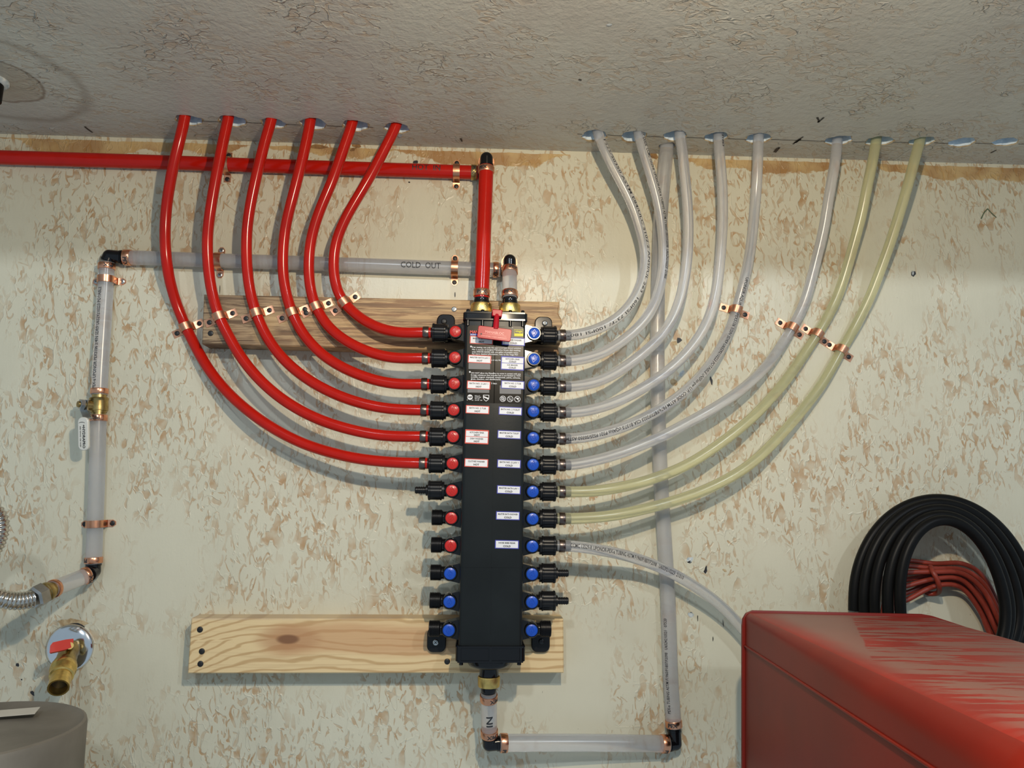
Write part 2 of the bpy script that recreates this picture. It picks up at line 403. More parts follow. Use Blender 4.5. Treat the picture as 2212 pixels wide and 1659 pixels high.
def sweep(mb, path, r, n=20, mi=0, s0=0.0, s1=None, cap=True, rf=None, step=None):
    s1 = path.L if s1 is None else s1
    if step: ts = [s0+(s1-s0)*i/max(1, int((s1-s0)/step)) for i in range(max(1, int((s1-s0)/step))+1)]
    else: ts = [s0]+[c for c in path.c if s0+1e-5 < c < s1-1e-5]+[s1]
    R = []; u = None
    for t in ts:
        T = path.tan(t); P = path.pos(t)
        if u is None: u = T.cross(Vector((0, 1, 0))); u = u.normalized() if u.length > 0.05 else T.orthogonal().normalized()
        u = (u-T*u.dot(T)).normalized(); w = T.cross(u)
        rr = rf(t) if rf else r
        R.append([P+(u*math.cos(2*math.pi*j/n)+w*math.sin(2*math.pi*j/n))*rr for j in range(n)])
    mb.rings(R, mi, cap)

_tc = {}
def text2d(s, size, bold=0.0, cuts=0):
    key = (s, size, bold, cuts)
    if key in _tc: return _tc[key]
    cu = bpy.data.curves.new('t', 'FONT'); cu.body = s; cu.size = size; cu.offset = bold; cu.resolution_u = 2
    cu.align_x = 'LEFT'
    o = bpy.data.objects.new('t', cu); me = o.to_mesh()
    bm = bmesh.new(); bm.from_mesh(me); o.to_mesh_clear(); bpy.data.objects.remove(o); bpy.data.curves.remove(cu)
    if cuts:
        ys = [v.co.y for v in bm.verts]
        if ys:
            lo, hi = min(ys), max(ys)
            for i in range(1, cuts):
                y = lo+(hi-lo)*i/cuts
                bmesh.ops.bisect_plane(bm, geom=bm.verts[:]+bm.edges[:]+bm.faces[:], plane_co=(0, y, 0), plane_no=(0, 1, 0))
    vs = [(v.co.x, v.co.y) for v in bm.verts]; bm.verts.index_update()
    fs = [[v.index for v in f.verts] for f in bm.faces]; bm.free()
    _tc[key] = (vs, fs); return vs, fs
def flat_text(mb, s, o, U, V, N, size, mi, width=None, center=True, bold=0.0, lift=0.0002, sx=1.0):
    vs, fs = text2d(s, 1.0, bold)
    if not vs: return
    w = max(v[0] for v in vs)
    kx = size*sx if width is None else width/w
    o = Vector(o)
    mb.add([o+U*((v[0]-(w/2 if center else 0))*kx)+V*((v[1]-0.35)*size)+N*lift for v in vs], fs, mi)
def wrap_text(mb, s, path, s0, size, r, face, mi, rev=False, bold=0.02, sx=1.0, shift=0.0, length=None):
    vs, fs = text2d(s, 1.0, bold, 6)
    if not vs: return
    w = max(v[0] for v in vs); k = length/w if length else size*sx
    out = []
    for x, y in vs:
        t = s0+(x*k)*(-1 if rev else 1)
        t = max(0, min(path.L, t)); T = path.tan(t); P = path.pos(t)
        if rev: T = -T
        N = (face-T*face.dot(T)).normalized(); U = N.cross(T)
        a = (y-0.35)*size/r+shift
        out.append(P+(N*math.cos(a)+U*math.sin(a))*(r+0.00015))
    mb.add(out, fs, mi)

def tag(o, label, cat, group=None, kind=None):
    if label: o['label'] = label
    if cat: o['category'] = cat
    if group: o['group'] = group
    if kind: o['kind'] = kind
    return o
def empty(name, loc, label, cat, group=None, mw=None):
    o = bpy.data.objects.new(name, None); C.objects.link(o); o.empty_display_size = 0.02
    if mw is not None: o.matrix_world = mw
    else: o.location = loc
    o['label'] = label; o['category'] = cat
    if group: o['group'] = group
    return o
class Local:                           # collect world-space geometry, store it relative to a root
    pass
def rel(mb, root_loc):
    d = Vector(root_loc)
    mb.v = [p-d for p in mb.v]; return mb

CAMD = Vector((0, -1, 0))
# ------------------------------------------------------------------ setting: wall and ceiling
mb = MB(); mb.box((0.1, 0.0075, (ZC+HZ-1.15)/2), (3.4, 0.015, ZC-(HZ-1.15)))
wall = mb.build('wall_back', M['wall'], smooth=0); tag(wall, 'cream painted textured plaster wall with brown flecks', 'wall', kind='structure')

holes = [(408, 260, 27, 11), (502, 262, 27, 12), (591, 267, 25, 11), (677, 268, 27, 12), (768, 272, 26, 12), (857, 277, 26, 11),
         (1284, 293, 26, 11.5), (1369, 295, 26, 12), (1458, 294, 24, 11), (1547, 297, 24, 11), (1638, 299, 26, 11), (1441, 317, 17, 8),
         (1811, 304, 28, 10.5), (1899, 305, 28, 10.5), (1991, 306, 27, 10), (2078, 308, 27, 10), (2172, 307, 26, 9)]
TH = 0.055
def ceiling():
    bm = bmesh.new(); x0, x1, y0, y1 = -1.6, 1.8, -0.60, 0.0
    edges = []
    rect = [bm.verts.new((x, y, ZC)) for x, y in ((x0, y0), (x1, y0), (x1, y1), (x0, y1))]
    edges += [bm.edges.new((rect[i], rect[(i+1) % 4])) for i in range(4)]
    loops = []
    for i, (px, py, rx, ry) in enumerate(holes):
        c = atc(px, py); ex = (atc(px+rx, py)-c); rad_x = ex.length
        rad_y = min(abs((atc(px, py-ry)-c).y), rad_x*1.15)
        n = 30; outer = []; inner = []; ph = random.random()*6
        for j in range(n):
            a = 2*math.pi*j/n
            jit = 1+0.05*math.sin(3*a+ph)+0.04*math.sin(7*a+ph*2)+random.uniform(-0.03, 0.03)
            ragged = 0.0010+0.0035*max(0, math.sin(2*a+ph))**2*random.random()
            p = Vector((math.cos(a)*rad_x*jit, math.sin(a)*rad_y*jit, 0))
            inner.append(bm.verts.new(c+p+Vector((0, 0, 0.0012))))
            outer.append(bm.verts.new(c+p*(1+ragged/rad_x)))
        for j in range(n): edges.append(bm.edges.new((outer[j], outer[(j+1) % n])))
        loops.append((outer, inner))
    bmesh.ops.triangle_fill(bm, edges=edges, use_beauty=True)
    for f in bm.faces: f.material_index = 0
    for outer, inner in loops:
        n = len(outer); up = [bm.verts.new(v.co+Vector((0, 0, TH))) for v in inner]
        for j in range(n):
            f = bm.faces.new((outer[j], outer[(j+1) % n], inner[(j+1) % n], inner[j])); f.material_index = 1
            f = bm.faces.new((inner[j], inner[(j+1) % n], up[(j+1) % n], up[j])); f.material_index = 2
    k = len(bm.verts); bm.verts.ensure_lookup_table()
    top = [bm.verts.new((v.co.x, v.co.y, ZC+TH+0.002)) for v in rect]
    f = bm.faces.new(top); f.material_index = 2
    for i in range(4): f = bm.faces.new((rect[i], rect[(i+1) % 4], top[(i+1) % 4], top[i])); f.material_index = 0
    me = bpy.data.meshes.new('ceiling'); bm.to_mesh(me); bm.free()
    for k in ('ceil', 'torn', 'bore'): me.materials.append(M[k])
    o = bpy.data.objects.new('ceiling', me); C.objects.link(o)
    return o
ceil = ceiling(); tag(ceil, 'greyish cream plaster ceiling with a row of drilled holes', 'ceiling', kind='structure')

def strip(mb, pts, w, lift, mi=0, ceil_=True):
    for a, b_ in zip(pts[:-1], pts[1:]):
        if ceil_: A, B = atc(*a), atc(*b_); N = Vector((0, 0, -1))
        else: A, B = at(*a), at(*b_); N = Vector((0, -1, 0))
        T = (B-A).normalized(); s_ = T.cross(N)*w/2
        A = A+N*lift; B = B+N*lift
        mb.add([A-s_, A+s_, B+s_*0.8, B-s_*0.8], [(0, 1, 2, 3)], mi)
mb = MB()
segs = [(434, 261, 476, 263), (531, 264, 567, 266), (617, 268, 650, 270), (706, 271, 740, 273), (792, 274, 806, 275),
        (1247, 289, 1258, 290), (1312, 291, 1343, 293), (1396, 294, 1435, 296), (1483, 296, 1524, 298), (1572, 299, 1612, 301),
        (1665, 301, 1783, 305), (1840, 306, 1871, 306), (1928, 307, 1963, 308), (2018, 308, 2050, 309), (2106, 309, 2146, 310), (2200, 311, 2212, 311)]
for a, b_, c, d in segs:
    mid = ((a+c)/2, (b_+d)/2+random.uniform(-0.5, 0.5)); strip(mb, [(a, b_), mid, (c, d)], 0.0014, 0.0004)
for pts in ([(1765, 253), (1769, 260), (1767, 264), (1774, 258), (1780, 253)], [(1713, 311), (1722, 303), (1735, 295)], [(1716, 308), (1730, 301), (1728, 300), (1719, 308)],
            [(1672, 328), (1678, 320), (1684, 318), (1675, 329)], [(183, 273), (190, 279), (200, 286)], [(995, 298), (998, 305)], [(1250, 171), (1256, 173)],
            [(2140, 330), (2152, 324)]):
    strip(mb, pts, 0.003, 0.0005)
mb.build('marker_line', M['ink'], ceil, smooth=0)

def blob(mb, px, py, rx, ry, mi=0, n=9, lift=0.0004, ang=0, d=0.0, ceil_=False):
    pts = []
    for j in range(n):
        a = 2*math.pi*j/n; k = random.uniform(0.6, 1.15)
        x = math.cos(a)*rx*k; y = math.sin(a)*ry*k
        xx = x*math.cos(ang)-y*math.sin(ang); yy = x*math.sin(ang)+y*math.cos(ang)
        pts.append(atc(px+xx, py+yy)+Vector((0, 0, -lift)) if ceil_ else at(px+xx, py+yy, d)+Vector((0, -lift, 0)))
    mb.add(pts, [list(range(n))], mi)
mb = MB()
for px, py, rx, ry, mi, an in ((1472, 808, 9, 5, 1, -.8), (1454, 826, 11, 9, 0, .3), (1466, 735, 7, 8, 2, 0), (1457, 741, 8, 5, 0, .3), (1491, 1208, 9, 7, 1, 0), (1490, 1214, 5, 3, 2, 0),
                               (1524, 1232, 4, 10, 2, .2), (1524, 1230, 2.4, 7, 0, .2), (1565, 1232, 5, 3, 0, .5), (1492, 1329, 8, 6, 1, .4), (1493, 1324, 4, 2, 2, .5), (1973, 592, 5, 8, 2, 0), (1972, 590, 3, 5, 1, 0),
                               (1411, 334, 13, 9, 3, .5), (688, 317, 20, 8, 3, .05), (768, 314, 13, 5, 3, .3), (763, 322, 8, 4, 3, -.3), (897, 350, 6, 5, 2, 0), (884, 394, 3, 2, 2, 0),
                               (1536, 822, 3, 10, 2, -.2), (1552, 825, 3, 10, 0, .1), (38, 1436, 4, 5, 2, .3), (70, 1497, 4, 7, 2, -.5), (161, 1539, 3, 6, 2, .3), (47, 1468, 2, 2, 2, 0),
                               (983, 636, 1.5, 7, 2, .0), (475, 625, .8, 12, 2, 0.04), (1540, 1380, 1, 8, 2, 0), (1507, 1336, 1, 9, 2, 0), (1562, 1345, 1, 9, 2, -.1), (150, 1352, 20, 10, 3, .1), (140, 1342, 30, 8, 0, 0)):
    if py > 1300 and px in (150, 140): continue
    blob(mb, px, py, rx, ry, mi, ang=an)
strip(mb, [(2119, 473), (2125, 460), (2133, 451), (2141, 460), (2152, 470)], 0.0022, 0.0004, 4, False)
mb.build('paint_chip', [M['torn'], M['scuff'], M['ink'], M['brown'], M['green']], wall, smooth=0)
# brown stain and cut-out behind the wall tap
mb = MB(); blob(mb, 158, 1347, 34, 12, 0, 14, ang=.15); blob(mb, 168, 1354, 18, 8, 1, 12, lift=0.0008, ang=.2)
mb.build('pipe_cutout', [M['torn'], M['ink']], wall, smooth=0)
# loose plaster flap beside the last red hole
mb = MB(); blob(mb, 864, 292, 6, 4, 0, 7, lift=0.001, ceil_=True); blob(mb, 1316, 52, 7, 3, 0, 8, lift=0.0008, ceil_=True)
for i in (6, 7, 9, 10): blob(mb, holes[i][0]-8, holes[i][1]+11, 10, 2.5, 1, 9, lift=0.0009, ceil_=True)
mb.build('plaster_flap', [M['scuff'], M['torn']], ceil, smooth=0)

# ------------------------------------------------------------------ timber boards
def board(name, px, mats, label):
    # px: four front-face corners (tl, tr, br, bl)
    P = [at(x, y, 0.038) for x, y in px]
    n = 9; loop = []
    jag = label.startswith('weathered')
    for i in range(4):
        A, B = P[i], P[(i+1) % 4]
        for k in range(n):
            q = A.lerp(B, k/n)
            if jag and i == 1: q = q+Vector((random.uniform(-0.006, 0.004), 0, 0))
            loop.append(q)
    root = loop[0].copy(); root.y = 0
    mb = MB()
    bv = 0.0015
    c = sum(P, Vector())/4
    def shr(p, k): v = p-c; return Vector((c.x+v.x-math.copysign(k, v.x), p.y, c.z+v.z-math.copysign(k, v.z)))
    R = [[Vector((p.x, 0, p.z)) for p in loop], [Vector((p.x, -0.038+bv, p.z)) for p in loop], [shr(p, bv) for p in loop]]
    mb.rings(R)
    o = mb.build(name, mats, None, smooth=25)
    tag(o, label, 'board', 'mounting boards')
    return o
b1 = board('mounting_board', [(440, 636), (1212, 652), (1208, 764), (436, 743)], M['wood_old'], 'weathered grey-brown board under the copper clamps, behind the manifold top')
b2 = board('mounting_board', [(413, 1336), (1217, 1337), (1218, 1454), (405, 1455)], M['wood_pine'], 'pale pine board with a dark knot, behind the manifold foot')

def screw_head(mb, c, N, r=0.0042, h=0.0012, mi=0, recess=1):
    mb.lathe(c, N, [(-0.001, r*0.9), (0, r), (h*0.6, r*0.93), (h, r*0.7)], 16, mi)
    U = Vector(N).orthogonal().normalized(); V = Vector(N).cross(U)
    for k in range(2):
        a = (U if k else V); b_ = (V if k else U)
        q = Vector(c)+Vector(N)*(h+0.0001)
        mb.add([q-a*r*.55-b_*r*.1, q+a*r*.55-b_*r*.1, q+a*r*.55+b_*r*.1, q-a*r*.55+b_*r*.1], [(0, 1, 2, 3)], recess)
for b_, lst in ((b1, [(981, 668, 'zinc'), (455, 720, 'screw')]), (b2, [(432, 1360, 'screw'), (436, 1407, 'screw'), (433, 1434, 'screw'), (966, 1429, 'screw')])):
    for px, py, mk in lst:
        mb = MB(); screw_head(mb, at(px, py, 0.0382), (0, -1, 0), 0.0042)
        mb.build('screw', [M[mk], M['ink']], b_)

# ------------------------------------------------------------------ manifold
MD = 0.073
TH_M = rad(-0.3434)
OM = Vector((0.03616, -MD, HZ+0.2253))
SP = 0.03815
MX = Vector((math.cos(TH_M), 0, math.sin(TH_M))); MZ = Vector((-math.sin(TH_M), 0, math.cos(TH_M)))
# rotation about y mapping local x->MX, z->MZ
mw = Matrix(((MX.x, 0, MZ.x, OM.x), (0, 1, 0, OM.y), (MX.z, 0, MZ.z, OM.z), (0, 0, 0, 1)))
mwi = mw.inverted()
manifold = empty('plumbing_manifold', None, 'long black plastic manifold with red and blue valves down both sides', 'manifold', mw=mw)
def loc(px, py, d): return mwi @ at(px, py, d)
def ML(u, z, d): return mw @ Vector((u, MD-d, z))
X, Y, Z = Vector((1, 0, 0)), Vector((0, 1, 0)), Vector((0, 0, 1))
FD = 0.100                      # front face distance from the wall
yf = MD-FD                      # local y of the front face
BT, BB = 0.020, -0.4375
HWB = 0.0436
mb = MB()
sec = rrect(HWB*2, FD-0.044, 0.005, 4)
R = []
for z in (BB, BT): R.append([Vector((p[0], p[1]+(yf+(FD-0.044)/2), z)) for p in sec])
mb.rings(R)
for z in (-0.3335,): mb.box((0, yf-0.0001, z), (HWB*2*0.94, 0.0004, 0.0006))
mb.box((0, yf-0.0001, -0.21), (0.0008, 0.0004, 0.43))
mb.build('body', M['black_body'], manifold)
# front printed panel
pz1, pz0 = loc(1068, 704, FD).z, loc(1068, 871, FD).z
mb = MB(); mb.prism(rrect(0.081, pz1-pz0, 0.004, 4, (0.0005, (pz1+pz0)/2)), (0, yf+0.0001, 0), X, Z, -Y, 0.0004)
N = -Y; ft = yf-0.0004
def ptxt(s, px, py, size, mi, width=None, center=True, bold=0.0, lift=0.0003):
    p = loc(px, py, FD); flat_text(mb, s, (p.x, ft, p.z), X, Z, N, size, mi, width, center, bold, lift)
px2m = 0.000655
ptxt('MANABLOC', 1015, 717, 0.0058, 1, None, False, 0.035)
pp = loc(1030, 723, FD); mb.prism([(-0.0095, -0.0013), (0.0095, -0.0013), (0.0095, 0.0013), (-0.0095, 0.0013)], (pp.x, ft, pp.z), X, Z, N, 0.0001, 2)
ptxt('Manifold', 1022, 723, 0.0022, 3, None, True, 0.02, 0.0005)
pp = loc(1120.5, 719, FD)
mb.box((pp.x, ft, pp.z), (0.0128, 0.0003, 0.0100), 4); mb.box((pp.x, ft-0.0001, pp.z+0.0018), (0.0120, 0.0003, 0.0056), 0)
ptxt('viega', 1120.5, 715.5, 0.0046, 4, 0.0098, True, 0.02, 0.0006)
mb.box((loc(1107, 708, FD).x, ft, loc(1107, 708, FD).z), (0.0009, 0.0003, 0.0009), 3)
for px, py in ((1017.5, 748.5), (1015, 803.5)):
    pp = loc(px, py, FD); mb.box((pp.x, ft, pp.z), (0.0021, 0.0003, 0.0021), 3)
T1 = [('If air testing, use only the approved leak detect solution:', 1019.5, 749.5, 108), ('Mix 2 ounces of Original Palmolive Green dish washing', 1019.5, 754.3, 106),
      ('soap (940100-46200) with one gallon of potable water.', 1019.5, 759.1, 102), ('For more detailed information, refer to the Viega PEX', 1019.5, 763.7, 101), ('installation manual.', 1019.3, 767.6, 37),
      ('DO NOT allow the ManaBloc to come in contact with any', 1017.8, 805, 108), ('foreign substance that includes but is not limited to VOC', 1017, 809.3, 109),
      ('(volatile organic chemical) compounds, paints, solvents,', 1017, 813.6, 108), ('glues, cleaners, and disinfectants.', 1017, 818, 66),
      ('e or any tha', 1061, 777, 21), ('5 days.', 1061, 827.5, 13)]
for s_, px, py, wpx in T1: ptxt(s_, px, py+ (0.6), 0.0030, 3, wpx*px2m, False, 0.012)
for px, py, w_, h_ in ((1035.5, 791, 47, 13.5), (1033.5, 844, 47, 9), (1102.5, 842, 46.5, 18)):
    pp = loc(px, py, FD); mb.box((pp.x, ft, pp.z), (w_*px2m, 0.0003, h_*px2m), 5)
# certification marks and three ban symbols
def disc(px, py, r, mi, lift=0.0, hole=0.0):
    pp = loc(px, py, FD); c = Vector((pp.x, ft-0.00015-lift, pp.z)); n = 24
    o_ = [c+X*math.cos(2*math.pi*j/n)*r+Z*math.sin(2*math.pi*j/n)*r for j in range(n)]
    if hole:
        i_ = [c+(q-c)*hole for q in o_]; mb.add(o_+i_, [(j, (j+1) % n, n+(j+1) % n, n+j) for j in range(n)], mi)
    else: mb.add(o_, [list(range(n))], mi)
    return c
disc(1015.3, 858, 0.0038, 3); ptxt('NSF', 1015.3, 858, 0.0036, 0, None, True, 0.03, 0.0006)
ptxt('C', 1009.5, 864, 0.0022, 3); ptxt('US', 1020.5, 864.5, 0.0022, 3)
for k, s_ in enumerate(('NSF pw-G', 'ASTM F1807', 'NSF 14/61', 'CL R-TD   NSF')): ptxt(s_, 1025.5, 855+3.2*k, 0.0017, 3, None, False, 0.02)
pp = loc(1050, 859.5, FD)
sh = [(-0.0043, 0.0042), (0.0043, 0.0042), (0.0043, 0.0), (0.0028, -0.003), (0, -0.0052), (-0.0028, -0.003), (-0.0043, 0.0)]
mb.add([Vector((pp.x+a, ft-0.0002, pp.z+b_)) for a, b_ in sh], [list(range(7))], 3)
mb.add([Vector((pp.x+a*.82, ft-0.0003, pp.z+b_*.82)) for a, b_ in sh], [list(range(7))], 0)
mb.add([Vector((pp.x+a, ft-0.0004, pp.z+b_)) for a, b_ in ((-0.004, 0.0026), (-0.004, 0.0006), (0.004, -0.0024), (0.004, -0.0004))], [(0, 1, 2, 3)], 3)
for k, px in enumerate((1086.2, 1102, 1117.5)):
    c = disc(px, 861.5+k*0.4, 0.0043, 3, 0, 0.85)
    a = Vector((1, 0, -1)).normalized()*0.004; b_ = Vector((1, 0, 1)).normalized()*0.0004
    mb.add([c-a-b_, c-a+b_, c+a+b_, c+a-b_], [(0, 1, 2, 3)], 3)
    if k == 0:
        for j in range(4):
            aa = Vector((math.cos(j*math.pi/4+.2), 0, math.sin(j*math.pi/4+.2))); bb = Vector((-aa.z, 0, aa.x))*0.00035; aa = aa*0.003
            mb.add([c-aa-bb, c-aa+bb, c+aa+bb, c+aa-bb], [(0, 1, 2, 3)], 3)
    elif k == 1: mb.box(c, (0.0026, 0.0002, 0.0035), 3); mb.box(c-Y*0.0001+Z*.0002, (0.0018, 0.0002, 0.0026), 0)
    else: mb.box(c+X*.0008+Z*.0008, (0.0022, 0.0002, 0.0022), 3)
mb.build('warning_panel', [M['panel'], M['print_red'], M['print_blue'], M['white'], M['yellow'], M['grey']], manifold, smooth=0)

def sticker(px, py, lines, red, tilt=1.6):
    mb = MB(); p = loc(px, py, FD); n2 = len(lines) == 4
    w = 0.0332; h = 0.0116 if not n2 else 0.0200
    a = rad(-tilt); U = Vector((math.cos(a), 0, math.sin(a))); V = Vector((-math.sin(a), 0, math.cos(a)))
    o = Vector((p.x, yf-0.0006, p.z))
    mb.prism(rrect(w, h, 0.0006, 2), o, U, V, -Y, 0.0002, 0)
    cells = [(0, 0.0094)] if not n2 else [(0.0043, 0.0078), (-0.0044, 0.0080)]
    for k, (cy, ch) in enumerate(cells):
        mb.prism(rrect(w-0.0024, ch, 0.0002, 1), o+V*cy-Y*0.0002, U, V, -Y, 0.0001, 1)
        t1, t2 = lines[2*k], lines[2*k+1]
        flat_text(mb, t1, o+V*(cy+ch*0.22)-Y*0.0003, U, V, -Y, 0.0031, 2, min(0.0275, 0.00160*len(t1)+0.001), True, 0.02)
        flat_text(mb, t2, o+V*(cy-ch*0.25)-Y*0.0003, U, V, -Y, 0.0034, 2, 0.0023*len(t2)+0.0012, True, 0.035)
    ob = mb.build('name_sticker', [M['lbl_red'] if red else M['lbl_blue'], M['white'], M['ink']], manifold, smooth=0)
    ob['label'] = ('red' if red else 'blue')+' bordered white sticker'
for px, py, ln, rd_ in ((1040, 735, ['MASTER BATH TUB', 'HOT'], 1), (1109, 738, ['CLOTHES WASHER', 'COLD'], 0), (1036, 776, ['MASTER BATH LAV 1', 'HOT'], 1),
                        (1107, 785, ['KITCHEN SINK', 'COLD', 'ICE MAKER', 'COLD'], 0), (1034, 832, ['BATH NO. 2 LAV 1', 'HOT'], 1), (1107.5, 831.5, ['BATH NO. 2 TUB', 'COLD'], 0),
                        (1031.5, 885, ['BATH NO. 2 TUB', 'HOT'], 1), (1102.5, 888, ['BATH NO. 2 TOILET', 'COLD'], 0), (1030, 943.7, ['KITCHEN SINK', 'HOT', 'DISH WASHER', 'HOT'], 1),
                        (1100, 939, ['MASTER BATH TOILET', 'COLD'], 0), (1029, 1000, ['CLOTHES WASHER', 'HOT'], 1), (1099.5, 1002, ['BATH NO. 2 LAV 1', 'COLD'], 0),
                        (1099, 1058, ['MASTER BATH LAV 1', 'COLD'], 0), (1097, 1114, ['MASTER BATH SHOWER', 'COLD'], 0), (1095, 1176, ['HOSE BIBB REAR', 'COLD'], 0)):
    sticker(px, py, ln, rd_, 1.6 if py < 1100 else 0.8)

# top and bottom caps
def cap(name, z0, z1, hw, top):
    mb = MB(); dep0, dep1 = 0.046, 0.103
    ym = MD-(dep0+dep1)/2
    R = []
    zs = [z0, z0+0.0012, z1-0.0012, z1]; ks = [0.0012, 0, 0, 0.0012]
    for z, k in zip(zs, ks):
        R.append([Vector((p[0], p[1]+ym, z)) for p in rrect((hw-k)*2, (dep1-dep0)-2*k, 0.006, 4)])
    mb.rings(R)
    zc = (z0+z1)/2; yfr = MD-dep1
    if top:
        mb.box((0, yfr-0.0004, z1-0.0012), (hw*2-0.008, 0.0016, 0.0022)); mb.box((0, yfr-0.0004, z0+0.0012), (hw*2-0.008, 0.0016, 0.0022))
    else:
        mb.box((0, yfr-0.0012, zc), (0.0036, 0.003, z1-z0)); mb.box((0, yfr-0.0005, z1-0.001), (hw*2-0.006, 0.0025, 0.0022)); mb.box((0, yfr-0.0005, z0+0.001), (hw*2-0.006, 0.0025, 0.0022))
        for u in (-hw+0.006, hw-0.006): mb.box((u, yfr-0.0008, zc), (0.003, 0.002, z1-z0))
    for u in (-hw+0.007, -0.0185, 0.0215, hw-0.007, 0.0015) if top else (-hw+0.008, 0, hw-0.008):
        mb.lathe((u, yfr+0.004, z1 if top else z0-0.004), Z, [(0, 0.0028), (0.003, 0.0028), (0.004, 0.002)], 12)
        if top: mb.lathe((u, yfr+0.002, z0-0.008), Z, [(0, 0.0022), (0.008, 0.0022)], 12)
    mb.build(name, M['black_gloss'], manifold)
TZ = loc(1070, 674, 0.103).z; cap('top_cap', loc(1070, 692, 0.103).z, TZ, 0.0465, True)
BZ1, BZ0 = loc(1060, 1396, 0.103).z, loc(1060, 1431, 0.103).z; cap('bottom_cap', BZ0, BZ1, 0.0475, False)

# mounting ears
def ear(px, py, w, h, left, top, spx, spy, sm):
    p = loc(px, py, 0.044); mb = MB()
    mb.prism(rrect(w, h, 0.009, 5), (p.x, MD-0.0385, p.z), X, Z, -Y, 0.006, bevel=0.0012)
    sx = 1 if left else -1
    xin = -HWB if left else HWB; zz = p.z+(-h*0.28 if top else h*0.28)
    mb.box(((p.x+xin)/2, MD-0.041, zz), (abs(xin-p.x), 0.005, h*0.42))
    o = mb.build('mounting_ear', M['black_gloss'] if top else M['black'], manifold)
    q = loc(spx, spy, 0.0455); mb = MB(); screw_head(mb, (q.x, MD-0.0445, q.z), (0, -1, 0), 0.0045, 0.0016); mb.build('screw', [sm, M['ink']], o)
ear(963, 709, 0.027, 0.043, True, True, 959, 694, M['screw']); ear(1174, 714, 0.0265, 0.043, False, True, 1177, 698, M['zinc'])
ear(943, 1382, 0.027, 0.035, True, False, 941, 1388, M['zinc']); ear(1168, 1382, 0.0265, 0.035, False, False, 1170, 1386, M['screw'])

# valves on both sides
BU = 0.0574
def valve_body(side):
    mb = MB(); R0, R1, hb = 0.0104, 0.0104, 0.0140
    xin = HWB-0.001; bx = BU
    poly = []
    for i in range(13):
        a = -math.pi/2-0.0+math.pi*i/12
        poly.append((side*(bx+R0*math.cos(a)), R0*math.sin(a)))
    poly += [(side*xin, hb), (side*xin, -hb)]
    mb.prism(poly, (0, 0.012, 0), X, Z, -Y, 0.022)
    mb.lathe((side*bx, 0.004, 0), -Y, [(0, R0), (0.017, R0), (0.0185, R0-0.0008), (0.0185, R0-0.0020), (0.0170, R0-0.0022)], 32, cap=False)
    mb.lathe((side*bx, 0.012, 0), -Y, [(0, R0*0.99), (0.002, R0*0.99)], 32)
    mb.lathe((side*(bx+0.006), 0, 0), X*side, [(0, 0.0088), (0.0065, 0.0088), (0.0065, 0.0072), (0.014, 0.0072)], 24)
    # small gusset ribs towards the body
    for zz in (-0.011, 0.011): mb.box((side*(xin+0.004), 0.001, zz), (0.008, 0.018, 0.0016))
    return mb
def button(side, red, ang):
    mb = MB(); r = 0.0082; c = Vector((side*BU, -0.0135, 0))
    mb.lathe(c+Y*0.004, -Y, [(0, r), (0.0042, r), (0.0048, r-0.0008), (0.0048, 0.001)], 28)
    a = rad(ang); U = Vector((math.cos(a), 0, math.sin(a))); V = Vector((-math.sin(a), 0, math.cos(a)))
    def ring(rw, rh, t, z0, h):
        pts = [U*rw, V*rh, -U*rw, -V*rh]; q = [(p*(1-t)) for p in pts]
        o = c-Y*z0
        vs = [o+p for p in pts]+[o+p for p in q]+[o+p*0.97-Y*h for p in pts]+[o+p*1.03-Y*h for p in q]
        fs = []
        for j in range(4):
            k = (j+1) % 4; fs += [(j, k, 8+k, 8+j), (4+j, 4+k, 12+k, 12+j), (8+j, 8+k, 12+k, 12+j)]
        mb.add(vs, fs)
    ring(0.0040, 0.0060, 0.22, 0.0006, 0.0011)
    mb.add([c-Y*0.0009+p for p in (U*0.0008-V*0.0022, U*0.0008+V*0.0022, -U*0.0008+V*0.0022, -U*0.0008-V*0.0022)], [(0, 1, 2, 3)])
    mb.add([c-Y*0.0016+p for p in (U*0.0006-V*0.0018, U*0.0006+V*0.0018, -U*0.0006+V*0.0018, -U*0.0006-V*0.0018)]+[c-Y*0.0008+p for p in (U*0.0009-V*0.0022, U*0.0009+V*0.0022, -U*0.0009+V*0.0022, -U*0.0009-V*0.0022)], [(0, 1, 2, 3), (0, 1, 5, 4), (1, 2, 6, 5), (2, 3, 7, 6), (3, 0, 4, 7)])
    return mb
def nut(side):
    mb = MB()
    def rib(j, n, t): return 1.0 if (j % 4) < 3 else 0.93
    x0 = 0.0715
    mb.lathe((side*(x0-0.003), 0, 0), X*side, [(0, 0.0125), (0.0032, 0.0125), (0.0032, 0.0100)], 40)
    mb.lathe((side*x0, 0, 0), X*side, [(0, 0.0122), (0.0006, 0.0140), (0.0022, 0.0142), (0.0026, 0.0134), (0.0165, 0.0134), (0.0169, 0.0142), (0.0195, 0.0140), (0.0203, 0.0110), (0.0203, 0.0070)], 40, rib=rib)
    mb.lathe((side*(x0+0.0195), 0, 0), X*side, [(0, 0.0078), (0.0035, 0.0078)], 24)
    return mb
def thread(side):
    mb = MB(); prof = [(0, 0.0092)]; x = 0.0012
    while x < 0.0155: prof += [(x, 0.0102), (x+0.0005, 0.0113), (x+0.0011, 0.0113), (x+0.0015, 0.0102)]; x += 0.0016
    prof += [(0.0158, 0.0100)]; mb.lathe((side*0.0695, 0, 0), X*side, prof, 36); return mb
